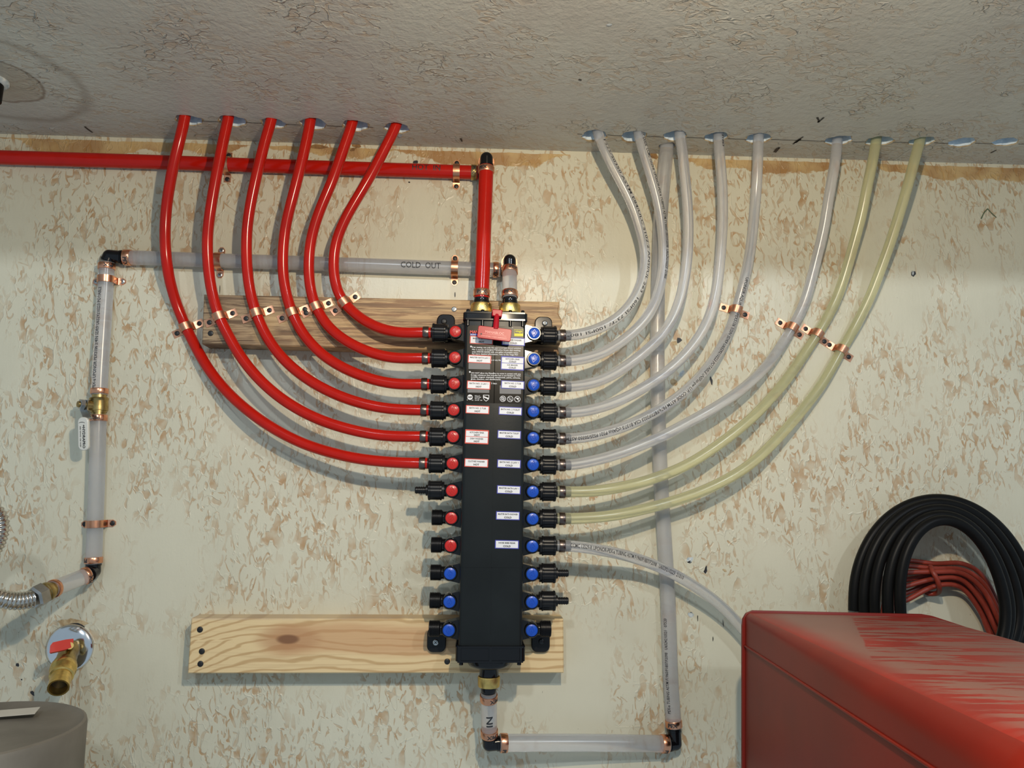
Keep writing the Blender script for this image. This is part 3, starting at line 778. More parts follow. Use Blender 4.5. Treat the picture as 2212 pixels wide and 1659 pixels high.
def barb(side, L=0.0185):
    mb = MB(); prof = [(0, 0.0046)]; x = 0.002
    while x < L-0.003: prof += [(x, 0.0050), (x+0.0018, 0.0054), (x+0.0019, 0.0047), (x+0.003, 0.0047)]; x += 0.0032
    prof += [(L-0.001, 0.0050), (L, 0.0044)]; mb.lathe((side*0.0915, 0, 0), X*side, prof, 24); return mb
proto = {}
def child(key, mbf, name, m, parent, z):
    if key not in proto:
        o = mbf().build(name, m, None); proto[key] = o
    else: o = proto[key].copy(); C.objects.link(o)
    o.parent = parent; o.location = (0, 0, z); return o
left = ['r']*9+['b']*3
for k in range(12):
    for side in (-1, 1):
        red = side < 0 and k < 9; z = -k*SP
        vb = child(('v', side), lambda: valve_body(side), 'outlet_valve', M['black_gloss'], manifold, z)
        ang = random.choice((-14, -6, 4, 0, 12, -20)); 
        if (side > 0 and k in (3, 4)): ang = 65
        o = button(side, red, ang).build('valve_button', M['btn_red'] if red else M['btn_blue'], vb)
        o['label'] = ('red' if red else 'blue')+' round valve stem with raised diamond'
        has_nut = (side < 0 and k < 7) or (side > 0 and k < 11)
        if has_nut: child(('n', side), lambda: nut(side), 'coupling_nut', M['black'], manifold, z)
        else: child(('t', side), lambda: thread(side), 'threaded_outlet', M['black'], manifold, z)
        if (side < 0 and k == 6) or (side > 0 and k in (9, 10)): child(('b', side), lambda: barb(side), 'barbed_tail', M['black'], manifold, z)
        elif has_nut: child(('b2', side), lambda: barb(side, 0.022), 'barbed_tail', M['black'], manifold, z)

# brass union nuts, collars
def knurl(j, n, t): return 1.0 if j % 2 else 0.982
UH, UC = loc(1040, 650, 0.072).x, loc(1101, 650, 0.072).x
tops = {}
for u, nm in ((UH, 'hot'), (UC, 'cold')):
    zt = TZ
    mb = MB(); mb.lathe((u, 0, zt), Z, [(-0.004, 0.0158), (0.0015, 0.0158), (0.0022, 0.0145), (0.0045, 0.0145), (0.0045, 0.0150), (0.006, 0.0150)], 36)
    mb.lathe((u, 0, zt+0.016), Z, [(0, 0.0122), (0.006, 0.0122), (0.0105, 0.0108), (0.0115, 0.0112)], 30)
    mb.build('inlet_neck', M['black_gloss'], manifold)
    mb = MB(); mb.lathe((u, 0, zt+0.0045), Z, [(0, 0.0138), (0.0008, 0.0152), (0.0030, 0.0155), (0.0125, 0.0155), (0.0142, 0.0148), (0.0150, 0.0125)], 120, rib=knurl)
    mb.build('brass_nut', M['brass'], manifold)
    tops[nm] = zt+0.0265
UB = loc(1056, 1470, 0.072).x
zb = BZ0
mb = MB(); mb.lathe((UB, 0, zb), -Z, [(0, 0.031), (0.006, 0.0305), (0.0095, 0.028), (0.012, 0.022), (0.0130, 0.0142), (0.0145, 0.0132), (0.024, 0.0132)], 40)
q = loc(1055, 1484, 0.072).z
mb.lathe((UB, 0, q+0.001), -Z, [(0, 0.0110), (0.0045, 0.0110), (0.0075, 0.0100), (0.0085, 0.0095)], 30)
mb.build('outlet_neck', M['black_gloss'], manifold)
q1 = loc(1055, 1460, 0.072).z
mb = MB(); mb.lathe((UB, 0, q), Z, [(0, 0.0125), (0.0008, 0.0145), (0.0030, 0.0152), (q1-q-0.002, 0.0155), (q1-q, 0.0150)], 120, rib=knurl); mb.build('brass_nut', M['brass'], manifold)

# red key hanging on the front
kc = at(1068, 721, 0.118)
mb = MB(); a = rad(-6.3); U = Vector((math.cos(a), 0, math.sin(a))); V = Vector((-math.sin(a), 0, math.cos(a)))
pw = 0.0475; ph = 0.0178
mb.prism(rrect(pw, ph, 0.0025, 4), kc+Y*0.002, U, V, -Y, 0.004, 0, bevel=0.0006)
for s_, cz, hh, ww in (('MANABLOC', 0.0012, 0.0052, 0.027), ('DISASSEMBLY VOIDS WARRANTY', -0.0050, 0.0026, 0.036)):
    flat_text(mb, s_, kc+V*cz-Y*0.0020, U, V, -Y, hh, 1, ww, True, 0.0, 0.0002)
mb.lathe(kc-U*0.0185-V*0.0030-Y*0.00205, -Y, [(0, 0.0012), (0.0002, 0.0011)], 14, 2)
mb.box(kc-V*0.0020-Y*0.002, (0.034, 0.0004, 0.0003), 1, Matrix.Rotation(-a, 3, 'Y'))
key = mb.build('valve_key', [M['key_red'], M['key_txt'], M['ink']], None, 30)
tag(key, 'small crimson plastic T-shaped valve key on the front of the black manifold', 'valve key')
mb = MB(); st = at(1071, 708, 0.117); hd = at(1073.5, 680, 0.112)
mb.lathe(st, hd-st, [(-0.003, 0.0040), (0.0, 0.0043), ((hd-st).length, 0.0036)], 20)
mb.build('stem', M['key_red'], key)
mb = MB(); mb.prism(rrect(0.0145, 0.0098, 0.0012, 3), at(1073.5, 679, 0.105), U, V, -Y, 0.010, bevel=0.0008); mb.build('socket_head', M['key_red'], key)

# ------------------------------------------------------------------ tubes
def crimp(path, s0, w, r, m, parent, mark=None, face=CAMD, shift=0.0):
    mb = MB(); rr = r+0.0013
    prof = [(s0, r*0.98), (s0, rr*0.97), (s0+0.0006, rr), (s0+w-0.0006, rr), (s0+w, rr*0.97), (s0+w, r*0.98)]
    R = []; T = path.tan(s0+w/2); P = path.pos(s0+w/2); u = T.orthogonal().normalized(); ww = T.cross(u); n = 32
    for t, q in prof: R.append([P+T*(t-s0-w/2)+(u*math.cos(2*math.pi*j/n)+ww*math.sin(2*math.pi*j/n))*q for j in range(n)])
    mb.rings(R, 0, True)
    if mark:
        # stamp runs round the ring
        vs, fs = text2d(mark, 1.0, 0.04, 0)
        wd = max(v[0] for v in vs); F = (face-T*face.dot(T)).normalized(); Rt = F.cross(T) if T.z < 0.3 else T.cross(F)
        up = F.cross(-Rt) if False else None
        side_ = T.cross(F)
        out = []
        for x, y in vs:
            a = shift+(x-wd/2)*0.0075/rr*1.1; out.append(P+T*((y-0.35)*0.0075)+(F*math.cos(a)+side_*math.sin(a))*(rr+0.0001))
        mb.add(out, fs, 1)
    mb.v = [p for p in mb.v]
    return mb.build('crimp_ring', [m, M['ink']], parent)
R2 = 0.00795; R4 = 0.0111
def tube(pts, r, m, label, name, group=None, texts=(), rings=(), raw=False, smooth=12, cat='pipe'):
    path = pts if isinstance(pts, Path) else Path(pts, smooth=smooth, raw=raw)
    mb = MB(); sweep(mb, path, r, 22)
    for t in texts: wrap_text(mb, path=path, r=r, mi=1, **t)
    o = mb.build(name, [m, M['ink']], None, 60)
    tag(o, label, cat, group)
    for rg in rings: crimp(path, parent=o, r=r, **rg)
    return o, path
def keyed(pix, keys):                  # pix: list of (px,py); keys: {index: depth}
    ks = sorted(keys)
    out = []
    for i, (px, py) in enumerate(pix):
        if i <= ks[0]: d = keys[ks[0]]
        elif i >= ks[-1]: d = keys[ks[-1]]
        else:
            for a, b_ in zip(ks[:-1], ks[1:]):
                if a <= i <= b_:
                    t = (i-a)/(b_-a); t = t*t*(3-2*t); d = keys[a]*(1-t)+keys[b_]*t; break
        out.append(at(px, py, d))
    return out
def from_ceiling(pix, keys, first=None):
    p0 = atc(*pix[0]); d0 = -p0.y-0.004
    keys = dict(keys); keys[0] = d0
    P = keyed(pix, keys)
    dirn = (P[0]-P[1]).normalized(); dirn = (dirn+Vector((0, 0, 0.9))).normalized()
    return [P[0]+dirn*0.044]+P
E0 = 0.0935                            # tube end on the barb
def port_end(side, k): return [ML(side*(E0+0.02), -k*SP, MD), ML(side*E0, -k*SP, MD)]
RED = [
 [(857, 270), (841, 302), (824, 335), (802, 377), (777, 419), (752, 461), (734, 498), (724, 529), (720, 565), (722, 605), (729, 632), (741, 652), (760, 673), (788, 694), (824, 711), (867, 720)],
 [(762, 264), (749, 302), (735, 341), (718, 391), (698, 436), (682, 478), (672, 515), (667, 554), (667, 596), (673, 640), (684, 666), (698, 693), (726, 722), (763, 746), (810, 765), (853, 774)],
 [(671, 259), (661, 310), (651, 352), (639, 400), (625, 453), (616, 492), (611, 543), (611, 590), (618, 636), (630, 673), (648, 712), (679, 751), (718, 782), (768, 807), (819, 824), (867, 831)],
 [(587, 257), (575, 296), (564, 338), (552, 389), (542, 436), (534, 487), (532, 534), (534, 585), (541, 636), (554, 678), (569, 715), (597, 759), (634, 797), (679, 829), (729, 854), (782, 872), (838, 883)],
 [(494, 253), (484, 296), (473, 352), (462, 408), (453, 464), (448, 506), (448, 548), (452, 599), (461, 646), (474, 687), (494, 726), (522, 774), (561, 821), (606, 860), (656, 891), (712, 915), (782, 934), (838, 942)],
 [(400, 251), (390, 296), (377, 346), (367, 397), (359, 450), (356, 506), (358, 548), (364, 594), (378, 648), (402, 708), (418, 740), (446, 791), (485, 841), (530, 883), (581, 920), (642, 953), (698, 973), (768, 990), (838, 998)]]
STR_I = [11, 10, 9, 9, 9, 9]
redlab = ['innermost red tube, bending to the topmost red outlet', 'second red tube out, ending at the second outlet from the top', 'third red tube out, ending at the third outlet down',
          'fourth red tube out, ending at the fourth outlet down', 'fifth red tube out, ending beside the two-line red sticker', 'outermost red tube, strapped to bare wall left of the board']
strap_info = []
for k, pix in enumerate(RED):
    si = STR_I[k]
    ds = 0.038+R2+0.0006 if k < 5 else R2+0.001
    keys = {si: ds, len(pix)-1: 0.070}
    if k == 5: keys[6] = 0.040; keys[len(pix)-4] = 0.050
    pts = from_ceiling(pix, keys)+port_end(-1, k)
    o, path = tube(pts, R2, M['red_pex'], redlab[k], 'red_tube', 'red tubes from the ceiling to the manifold')
    crimp(path, path.L-0.0115, 0.0085, R2, M['ring_dark'], o)
    strap_info.append((path, pts[si+1], 0.038 if k < 5 else 0.0, 'red', k))
CLR = [
 [(1290, 285), (1305, 321), (1327, 365), (1349, 406), (1368, 446), (1382, 489), (1392, 529), (1395, 565), (1388, 604), (1374, 640), (1352, 671), (1325, 694), (1296, 709), (1267, 719)],
 [(1378, 286), (1389, 321), (1400, 358), (1411, 394), (1421, 431), (1428, 467), (1432, 504), (1434, 541), (1433, 577), (1427, 614), (1419, 645), (1403, 679), (1376, 711), (1346, 736), (1315, 756), (1281, 771)],
 [(1467, 287), (1474, 321), (1477, 358), (1482, 406), (1486, 455), (1487, 504), (1485, 553), (1479, 602), (1467, 655), (1447, 700), (1420, 735), (1390, 763), (1356, 789), (1322, 811), (1285, 827)],
 [(1552, 292), (1554, 333), (1559, 382), (1561, 431), (1561, 480), (1558, 529), (1554, 577), (1548, 626), (1535, 679), (1517, 717), (1493, 752), (1464, 783), (1429, 812), (1395, 835), (1356, 857), (1317, 874), (1273, 887)],
 [(1639, 292), (1637, 333), (1636, 382), (1632, 431), (1629, 467), (1624, 516), (1617, 565), (1609, 602), (1600, 635), (1591, 667), (1582, 699), (1566, 735), (1547, 769), (1525, 799), (1498, 829), (1469, 855), (1434, 879), (1400, 899), (1361, 917), (1317, 932), (1273, 943)],
 [(1809, 303), (1805, 345), (1798, 383), (1789, 435), (1781, 487), (1769, 539), (1756, 590), (1742, 642), (1727, 680), (1709, 711), (1689, 745), (1666, 778), (1645, 803), (1618, 829), (1581, 857), (1537, 885), (1488, 912), (1439, 938), (1390, 960), (1337, 980), (1288, 994)],
 [(1893, 304), (1883, 358), (1872, 409), (1862, 461), (1848, 513), (1834, 564), (1819, 614), (1799, 664), (1767, 720), (1743, 756), (1718, 793), (1689, 833), (1662, 863), (1639, 889), (1600, 924), (1542, 968), (1481, 1006), (1420, 1031), (1371, 1046), (1322, 1056), (1273, 1062)],
 [(1988, 303), (1979, 332), (1966, 383), (1951, 435), (1935, 487), (1918, 539), (1899, 590), (1880, 640), (1860, 681), (1842, 716), (1819, 753), (1798, 792), (1774, 832), (1743, 873), (1712, 911), (1676, 951), (1645, 982), (1612, 1010), (1566, 1038), (1505, 1066), (1444, 1086), (1395, 1099), (1346, 1110), (1298, 1117)]]
SI = [None, None, None, None, 9, 9, 8, 10]
clab = ['innermost milky tube, printed text, bending to the topmost blue outlet', 'printed milky tube crossing the wide vertical pipe, second from inside', 'plain milky tube, third from inside, to the third blue outlet',
        'plain milky tube, fourth from inside, to the fourth blue outlet', 'long-printed milky tube held by the highest right-hand copper clamp', 'plain milky tube clamped just left of the yellowed tubes',
        'yellowed tube, the inner of the two', 'yellowed tube, the outermost of all on the right']
TXT = {0: [dict(s='FS25/S0350 ASTM E84/ULC S102.2 ANSI/UL 263  160PSI 73°F/ 100PSI 180°F/ 80', s0=0.06, size=0.0062, face=Vector((0.55, -0.8, -0.1)), bold=0.01, length=0.42)],
       1: [dict(s='U.P. CODE  CCMC 13529-R  UPONOR-PEX-a TUBING ASTM F1960/F1807/F2098  U6529210223  21865', s0=0.045, size=0.0075, face=Vector((0.6, -0.8, 0)), bold=0.02, length=0.235)],
       3: [dict(s='21865', s0=0.045, size=0.006, face=Vector((0.6, -0.8, 0)), bold=0.02, length=0.02)],
       4: [dict(s='UPONOR AQUAPEX  PEX5106 1/2IN SDR9 U6529210223 POTABLE cNSFus-pw U.P. CODE ASTM F876/F877/F2023 CSA B137.5 cQAIus P321 FS25/S0350 ASTM E84/ULC S102.2 ANSI/UL 263 100PSI', s0=0.265, size=0.0072, face=Vector((0.15, -1, -0.15)), bold=0.015, length=0.535)]}
for k, pix in enumerate(CLR):
    n = len(pix)-1
    if SI[k] is None: keys = {n//2: 0.052, n: 0.070}
    else:
        keys = {SI[k]: R2+0.001, n: 0.069}
        keys[n-4 if k < 6 else n-3] = 0.052
    pts = from_ceiling(pix, keys)+port_end(1, k)
    o, path = tube(pts, R2, M['amber_pex'] if k >= 6 else M['clear_pex'], clab[k], 'clear_tube', 'pale tubes from the ceiling to the manifold', texts=TXT.get(k, ()))
    crimp(path, path.L-0.0115, 0.0085, R2, M['ring_dark'], o)
    if SI[k] is not None: strap_info.append((path, pts[SI[k]+1], 0.0, 'clear', k))
# row 9: down to the right behind the red case
pix = [(1273, 1184), (1322, 1193), (1371, 1205), (1420, 1223), (1469, 1247), (1505, 1269), (1542, 1295), (1571, 1321), (1597, 1349), (1630, 1392), (1650, 1430)]
pts = list(reversed(port_end(1, 8)))+keyed(pix, {0: 0.071, 3: 0.046, 10: 0.03})
o, path = tube(pts, R2, M['clear_pex'], 'printed milky tube drooping from the manifold to behind the red case', 'clear_tube', 'pale tubes from the ceiling to the manifold',
               texts=[dict(s='CCMC 13529-R UPONOR-PEX-a TUBING ASTM F1960/F1807/F2098   U6529210223  21010', s0=0.018, size=0.0078, face=Vector((0, -1, 0.25)), bold=0.015, length=0.180)])
crimp(path, 0.003, 0.0085, R2, M['ring_dark'], o)

# wide riser at the right
dW = R4+0.002
rp = [(1456, 1572), (1453, 1530), (1449, 1473), (1446, 1386), (1443, 1293), (1437, 1195), (1431, 1098), (1427, 1030), (1424, 957), (1421, 860), (1420, 760), (1420, 700), (1421, 640), (1423, 560), (1427, 470), (1434, 382), (1438, 345)]
P = keyed(rp, {0: dW, 12: dW, 16: 0.030})
pc = atc(1441, 317); P.append(Vector((pc.x, pc.y, ZC+0.002))); P.append(Vector((pc.x, pc.y, ZC+0.04)))
o, riser = tube(P, R4, M['clear_pex'], 'wide milky vertical pipe from the bottom elbow up into the ceiling', 'water_pipe', texts=[dict(s='PEX-a TUBING ASTM F1960/F1807/F2098   U6524210321   07520', s0=0.022, size=0.0065, face=Vector((-0.75, -0.8, 0)), bold=0.015, length=0.135)],
                rings=[dict(s0=0.001, w=0.0095, m=M['copper'], mark='PEX', shift=-0.4)])

# hot and cold mains
hotd = R4+0.001
hp = [at(-700, 316.5, hotd), at(-60, 337.5, hotd), at(0, 340, hotd), at(300, 349, hotd), at(600, 359, hotd), at(900, 368.5, hotd), at(1032, 373, hotd)]
o, hot = tube(hp, R4, M['red_pex'], 'wide red horizontal pipe marked HOT IN below the ceiling', 'hot_water_pipe',
              texts=[dict(s='HOT  IN', s0=0.675+(hp[1]-hp[0]).length, size=0.0135, face=Vector((0, -1, 0.15)), bold=0.008, length=0.045)])
crimp(hot, hot.L-0.0105, 0.0085, R4, M['brass_old'], o, 'PEX')
cp = [at(268, 556, hotd), at(476, 563, hotd), at(700, 570, hotd), at(900, 577, hotd), at(1081, 583, hotd)]
o, cold = tube(cp, R4, M['clear_pex'], 'wide milky horizontal pipe marked COLD OUT', 'cold_water_pipe',
               texts=[dict(s='COLD  OUT', s0=0.422, size=0.0135, face=Vector((0, -1, 0.05)), bold=0.008, length=0.062)])
crimp(cold, 0.0005, 0.0105, R4, M['copper'], o, 'PEX', shift=0.8); crimp(cold, cold.L-0.0115, 0.0085, R4, M['copper'], o, 'PEX', shift=0.8)

def elbow(A, corner, B, r, label, bend=0.5, name='elbow_fitting'):
    A, B, K = Vector(A), Vector(B), Vector(corner)
    u = (A-K).normalized(); v = (B-K).normalized()
    mb = MB()
    mb.lathe(K, u, [(0, r), ((A-K).length, r)], 28); mb.lathe(K, v, [(0, r), ((B-K).length, r)], 28)
    mb.lathe(K-u*r, u, [(r*(1-math.cos(math.pi*i/14)), max(r*math.sin(math.pi*i/14), 1e-5)) for i in range(15)], 28)
    for E, d_ in ((A, u), (B, v)):
        mb.lathe(E-d_*0.0045, d_, [(0, r), (0.0004, r*1.10), (0.003, r*1.10), (0.0034, r)], 26)
    o = mb.build(name, M['black_gloss'], None, 60); tag(o, label, 'pipe fitting', 'black elbow fittings'); return o

# top hot corner: riser of the manifold -> wall -> left
ht = ML(UH, tops['hot']+0.0005, MD)
ke = hp[-1].copy(); 
ex = at(1051, 345, 0.064)
cA = Vector((ex.x, -0.064, hp[-1].z+0.001)); cB = Vector((ex.x, -hotd, hp[-1].z))
vp = [ht, ht.lerp(cA, 0.3), ht.lerp(cA, 0.6), cA-Vector((0, 0, 0.013))]
o, hv = tube(vp, R4, M['red_pex'], 'wide red vertical pipe rising from the left brass nut', 'hot_water_pipe')
crimp(hv, 0.0025, 0.0105, R4, M['copper'], o, 'PEX'); crimp(hv, hv.L-0.0105, 0.0095, R4, M['copper_dull'], o, 'PEX', shift=-0.5)
elbow(cA-Vector((0, 0, 0.0135)), cA, cA+Vector((0, 0.018, 0)), 0.0097, 'black elbow on top of the wide red vertical pipe')
elbow(cB+Vector((0, -0.018, 0)), cB, hp[-1]+Vector((0.001, 0, 0)), 0.0097, 'black elbow against the wall at the end of the HOT IN pipe')
mb = MB(); mb.lathe(cA+Vector((0, 0.012, 0)), Y, [(0, 0.0108), (0, 0.0122), (0.024, 0.0122), (0.024, 0.0108)], 32)
o = mb.build('pipe_coupler', M['copper_dull'], None); tag(o, 'copper crimped coupler between the two black elbows of the hot pipe', 'pipe fitting')
# cold
ct = ML(UC, tops['cold']+0.0005, MD)
ex = at(1101, 566, 0.056); cA = Vector((ex.x, -0.056, cp[-1].z+0.002)); cB = Vector((ex.x, -hotd, cp[-1].z))
vp = [ct, ct.lerp(cA, 0.5), cA-Vector((0, 0, 0.012))]
o, cv = tube(vp, R4, M['clear_pex'], 'short milky vertical pipe above the right brass nut', 'cold_water_pipe', smooth=2)
crimp(cv, 0.0025, 0.0100, R4, M['copper'], o, 'PEX', shift=-0.2); crimp(cv, cv.L-0.0105, 0.0098, R4, M['copper'], o, 'PEX', shift=0.5)
elbow(cA-Vector((0, 0, 0.0125)), cA, cA+Vector((0, 0.016, 0)), 0.0097, 'black elbow above the right brass nut')
elbow(cB+Vector((0, -0.016, 0)), cB, cp[-1]+Vector((0.001, 0, 0)), 0.0097, 'black elbow against the wall at the end of the COLD OUT pipe')
mb = MB(); mb.lathe(cA+Vector((0, 0.011, 0)), Y, [(0, 0.0108), (0, 0.0122), (0.019, 0.0122), (0.019, 0.0108)], 32)
o = mb.build('pipe_coupler', M['copper'], None); tag(o, 'copper crimped coupler between the two black elbows of the cold pipe', 'pipe fitting')

# left riser
ec = at(236.5, 553, hotd)
la = at(231, 570, hotd)
elbow(la+Vector((0, 0, 0.003)), ec, cp[0]+Vector((-0.002, 0, 0)), 0.0098, 'black elbow at the upper left corner of the COLD OUT pipe')
lp = [at(231, 568, hotd), at(227, 640, hotd), at(222, 720, hotd), at(217, 800, hotd), at(214.5, 853, hotd)]
o, lr = tube(lp, R4, M['clear_pex'], 'upper milky vertical pipe above the brass shut-off valve', 'cold_water_pipe', texts=[dict(s='PEX-a UPONOR PEX5106 3/4IN SDR9 U6529210223 POTABLE', s0=0.195, rev=True, size=0.0085, face=Vector((-0.35, -0.9, 0)), bold=0.012, length=0.155)])
crimp(lr, 0.001, 0.0095, R4, M['copper'], o, 'PEX', shift=-0.6); crimp(lr, lr.L-0.0095, 0.0080, R4, M['copper'], o)
lp2 = [at(213, 896, hotd), at(211, 960, hotd), at(208.5, 1050, hotd), at(205, 1140, hotd), at(202, 1218, hotd)]
o, lr2 = tube(lp2, R4, M['clear_pex'], 'lower milky vertical pipe below the brass shut-off valve', 'cold_water_pipe')
crimp(lr2, 0.0005, 0.0090, R4, M['copper'], o, 'PEX'); crimp(lr2, lr2.L-0.0095, 0.0085, R4, M['copper'], o, 'PEX', shift=0.9)
ec = at(202, 1234, hotd+0.001)
dg = [at(192, 1241, hotd+0.014), at(160, 1254, 0.045), at(112, 1273, 0.085)]
elbow(lp2[-1]+Vector((0, 0, 0.001)), ec, dg[0].lerp(dg[1], 0.05), 0.0098, 'black elbow at the foot of the left vertical pipe')
o, dt = tube(dg, R4, M['clear_pex'], 'short slanting milky pipe leading to the steel hose', 'cold_water_pipe', smooth=1)
crimp(dt, 0.001, 0.0060, R4, M['copper'], o, 'PEX', shift=-0.9); crimp(dt, dt.L-0.007, 0.0060, R4, M['copper'], o)

# shut-off valve
va, vb_ = lp[-1], lp2[0]; ax = (vb_-va); VL = ax.length; an = ax.normalized()
vroot = empty('ball_valve', va, 'brass shut-off valve with an off-white lever on the left vertical pipe', 'valve')
def relp(mb): mb.v = [p-va for p in mb.v]; return mb
mb = MB(); mb.lathe(va, an, [(-0.001, 0.0098), (0.0045, 0.0098), (0.0045, 0.0128), (0.0062, 0.0136), (0.008, 0.0128), (0.0095, 0.0125), (0.0185, 0.0132), (VL-0.006, 0.0128), (VL-0.0055, 0.0112), (VL-0.0035, 0.0112), (VL-0.0035, 0.0098), (VL+0.001, 0.0098)], 32)
def hexr(j, n, t): return 1.0 if 0.019 < t < VL else 1.0
relp(mb).build('valve_body', M['brass_old'], vroot)
sc = va+an*0.0165; sdir = Vector((-0.66, -0.75, 0)).normalized()
mb = MB(); mb.lathe(sc, sdir, [(0.008, 0.0075), (0.018, 0.0075), (0.018, 0.0055), (0.021, 0.0055)], 20); relp(mb).build('stem', M['brass_old'], vroot)
mb = MB(); mb.lathe(sc+sdir*0.0215, sdir, [(0, 0.0078), (0.0005, 0.0082), (0.0055, 0.0080), (0.0060, 0.0068)], 6, rot0=0.3)
mb.lathe(sc+sdir*0.0270, sdir, [(0, 0.0048), (0.003, 0.0044)], 16, 1); relp(mb).build('lever_nut', [M['zinc'], M['brass_old']], vroot, 30)
# lever: steel strap then off-white grip hanging down
l0 = sc+sdir*0.0205
gx = at(178, 915, 0.043); gy = at(179, 972, 0.040)
mb = MB()
def ribbon(mb, pts, ws, th, side, mi=0):
    R = []
    for i, (p, w) in enumerate(zip(pts, ws)):
        T = (pts[min(i+1, len(pts)-1)]-pts[max(i-1, 0)]).normalized(); Nn = T.cross(side).normalized()
        R.append([p+side*w/2+Nn*th/2, p-side*w/2+Nn*th/2, p-side*w/2-Nn*th/2, p+side*w/2-Nn*th/2])
    mb.rings(R, mi)
sv = Vector((1, -0.35, 0)).normalized()
ribbon(mb, [l0+Vector((0, 0, 0.007)), l0-Vector((0, 0, 0.008)), at(190, 903, 0.042)], [0.013, 0.013, 0.016], 0.0025, sv)
relp(mb).build('lever', M['zinc'], vroot)
mb = MB()
gs_ = Vector((1, -0.1, 0.02)).normalized(); T_ = (gy-gx).normalized(); Nn = gs_.cross(T_).normalized()
if Nn.y > 0: Nn = -Nn
gl = (at(179, 974, 0.040)-at(183.5, 902, 0.043)).length
gc = at(181, 937, 0.0415)
mb.prism(rrect(0.0155, gl, 0.0070, 6), gc-Nn*0.002, gs_, -T_, Nn, 0.0042, bevel=0.001)
gtop = -T_
flat_text(mb, '=HYDRAPRO', gc+gs_*0.0015+T_*0.004+Nn*0.0023, T_, gs_, Nn, 0.0052, 1, 0.034, True, 0.03)
flat_text(mb, '600 WOG 150 WSP', gc-gs_*0.0035+T_*0.004+Nn*0.0023, T_, gs_, Nn, 0.0022, 1, 0.030, True, 0.02)
flat_text(mb, '(', gc-T_*0.0165+Nn*0.0023, T_, gs_, Nn, 0.010, 1, 0.0025, True, 0.0)
relp(mb).build('lever_grip', [M['lever'], M['ink']], vroot)

# bottom run
bo = ML(UB, loc(1055, 1495, 0.072).z, MD)
bn = at(1057, 1590, 0.050)
eb = at(1057, 1607, 0.046)
o, bt = tube([bo, bo.lerp(bn, 0.5), bn], R4, M['clear_pex'], 'short milky vertical pipe marked IN under the manifold', 'water_pipe', smooth=1,
             texts=[dict(s='IN', s0=0.048, rev=True, size=0.0125, face=Vector((0.02, -1, 0)), bold=0.02, length=0.017)])
crimp(bt, 0.0035, 0.0095, R4, M['copper'], o, 'PEX', shift=-0.7); crimp(bt, bt.L-0.0105, 0.0100, R4, M['copper'], o, 'PEX', shift=-0.3)
h0 = at(1079, 1605, 0.045); h1 = at(1444, 1607, dW+0.004)
elbow(bn, eb, h0, 0.0098, 'black elbow at the lower left end of the bottom pipe')
hm = h0.lerp(h1, 0.5)+Vector((0, 0, 0.001))
o, hb_ = tube([h0, hm, h1], R4+0.0006, M['clear_pex'], 'wide milky horizontal pipe along the bottom edge', 'water_pipe', smooth=1)
crimp(hb_, 0.001, 0.0100, R4+0.0006, M['copper'], o, 'PEX', shift=1.0); crimp(hb_, hb_.L-0.0110, 0.0100, R4+0.0006, M['copper'], o, 'PEX', shift=1.0)
e2 = at(1458, 1606, dW+0.002)
elbow(h1, e2, P[0]-Vector((0, 0, 0.001)), 0.0098, 'black elbow at the lower right corner of the bottom pipe')

# ------------------------------------------------------------------ copper straps
def strap(center, T, base_d, r, label, name, screws, rounded=False, tab=0.0135, w=0.0118, mk='copper_dull', th=0.0012):
    # center: tube axis point at the strap; T: tube direction
    T = Vector((T.x, 0, T.z)).normalized(); Sd = Vector((T.z, 0, -T.x))          # across, in wall plane
    if Sd.x < -0.2 or (abs(Sd.x) <= 0.2 and Sd.z < 0): Sd = -Sd
    o = Vector((center.x, -base_d, center.z)); H = -center.y-base_d
    root = o
    rr = r+th/2+0.0003
    prof = []
    xe = rr+0.0022
    prof.append((-(xe+tab), th/2)); 
    if rounded: prof.insert(1, (-(xe+tab*0.6), th/2))
    prof.append((-xe, th/2)); prof.append((-xe+0.0012, th/2+0.0006)); prof.append((-rr-0.0002, th/2+0.0025))
    for i in range(11):
        a = math.pi*(1-i/10); prof.append((math.cos(a)*rr, max(H+math.sin(a)*rr, 0.002)))
    prof += [(rr+0.0002, th/2+0.0025), (xe-0.0012, th/2+0.0006), (xe, th/2)]
    if rounded: prof.append((xe+tab*0.6, th/2))
    prof.append((xe+tab, th/2))
    R = []; n = len(prof)
    for i, (x, h) in enumerate(prof):
        a = prof[max(i-1, 0)]; b_ = prof[min(i+1, n-1)]
        dx, dh = b_[0]-a[0], b_[1]-a[1]; L = math.hypot(dx, dh) or 1; nx, nh = -dh/L*th/2, dx/L*th/2
        ww = w/2
        if rounded and (i == 0 or i == n-1): ww = w*0.22
        q = lambda X_, H_, t: Sd*X_+Vector((0, -H_, 0))+T*t
        R.append([q(x+nx, h+nh, -ww), q(x+nx, h+nh, ww), q(x-nx, h-nh, ww), q(x-nx, h-nh, -ww)])
    mb = MB(); mb.rings(R)
    ob = mb.build(name, M[mk], None, 28); ob.location = root
    tag(ob, label, 'pipe clamp', 'copper pipe clamps')
    for s_, sk in zip((-1, 1), screws):
        mb = MB(); screw_head(mb, Sd*s_*(xe+tab*0.52)+Vector((0, -th, 0)), (0, -1, 0), 0.0038, 0.0012)
        mb.build('screw', [M[sk], M['ink']], ob)
    return ob
rl = ['copper clamp on the innermost red tube', 'copper clamp on the second red tube from inside', 'copper clamp on the third red tube from inside', 'copper clamp on the fourth red tube from inside',
      'copper clamp on the fifth red tube, nearest the board\'s left end', 'copper clamp on bare wall holding the outermost red tube']
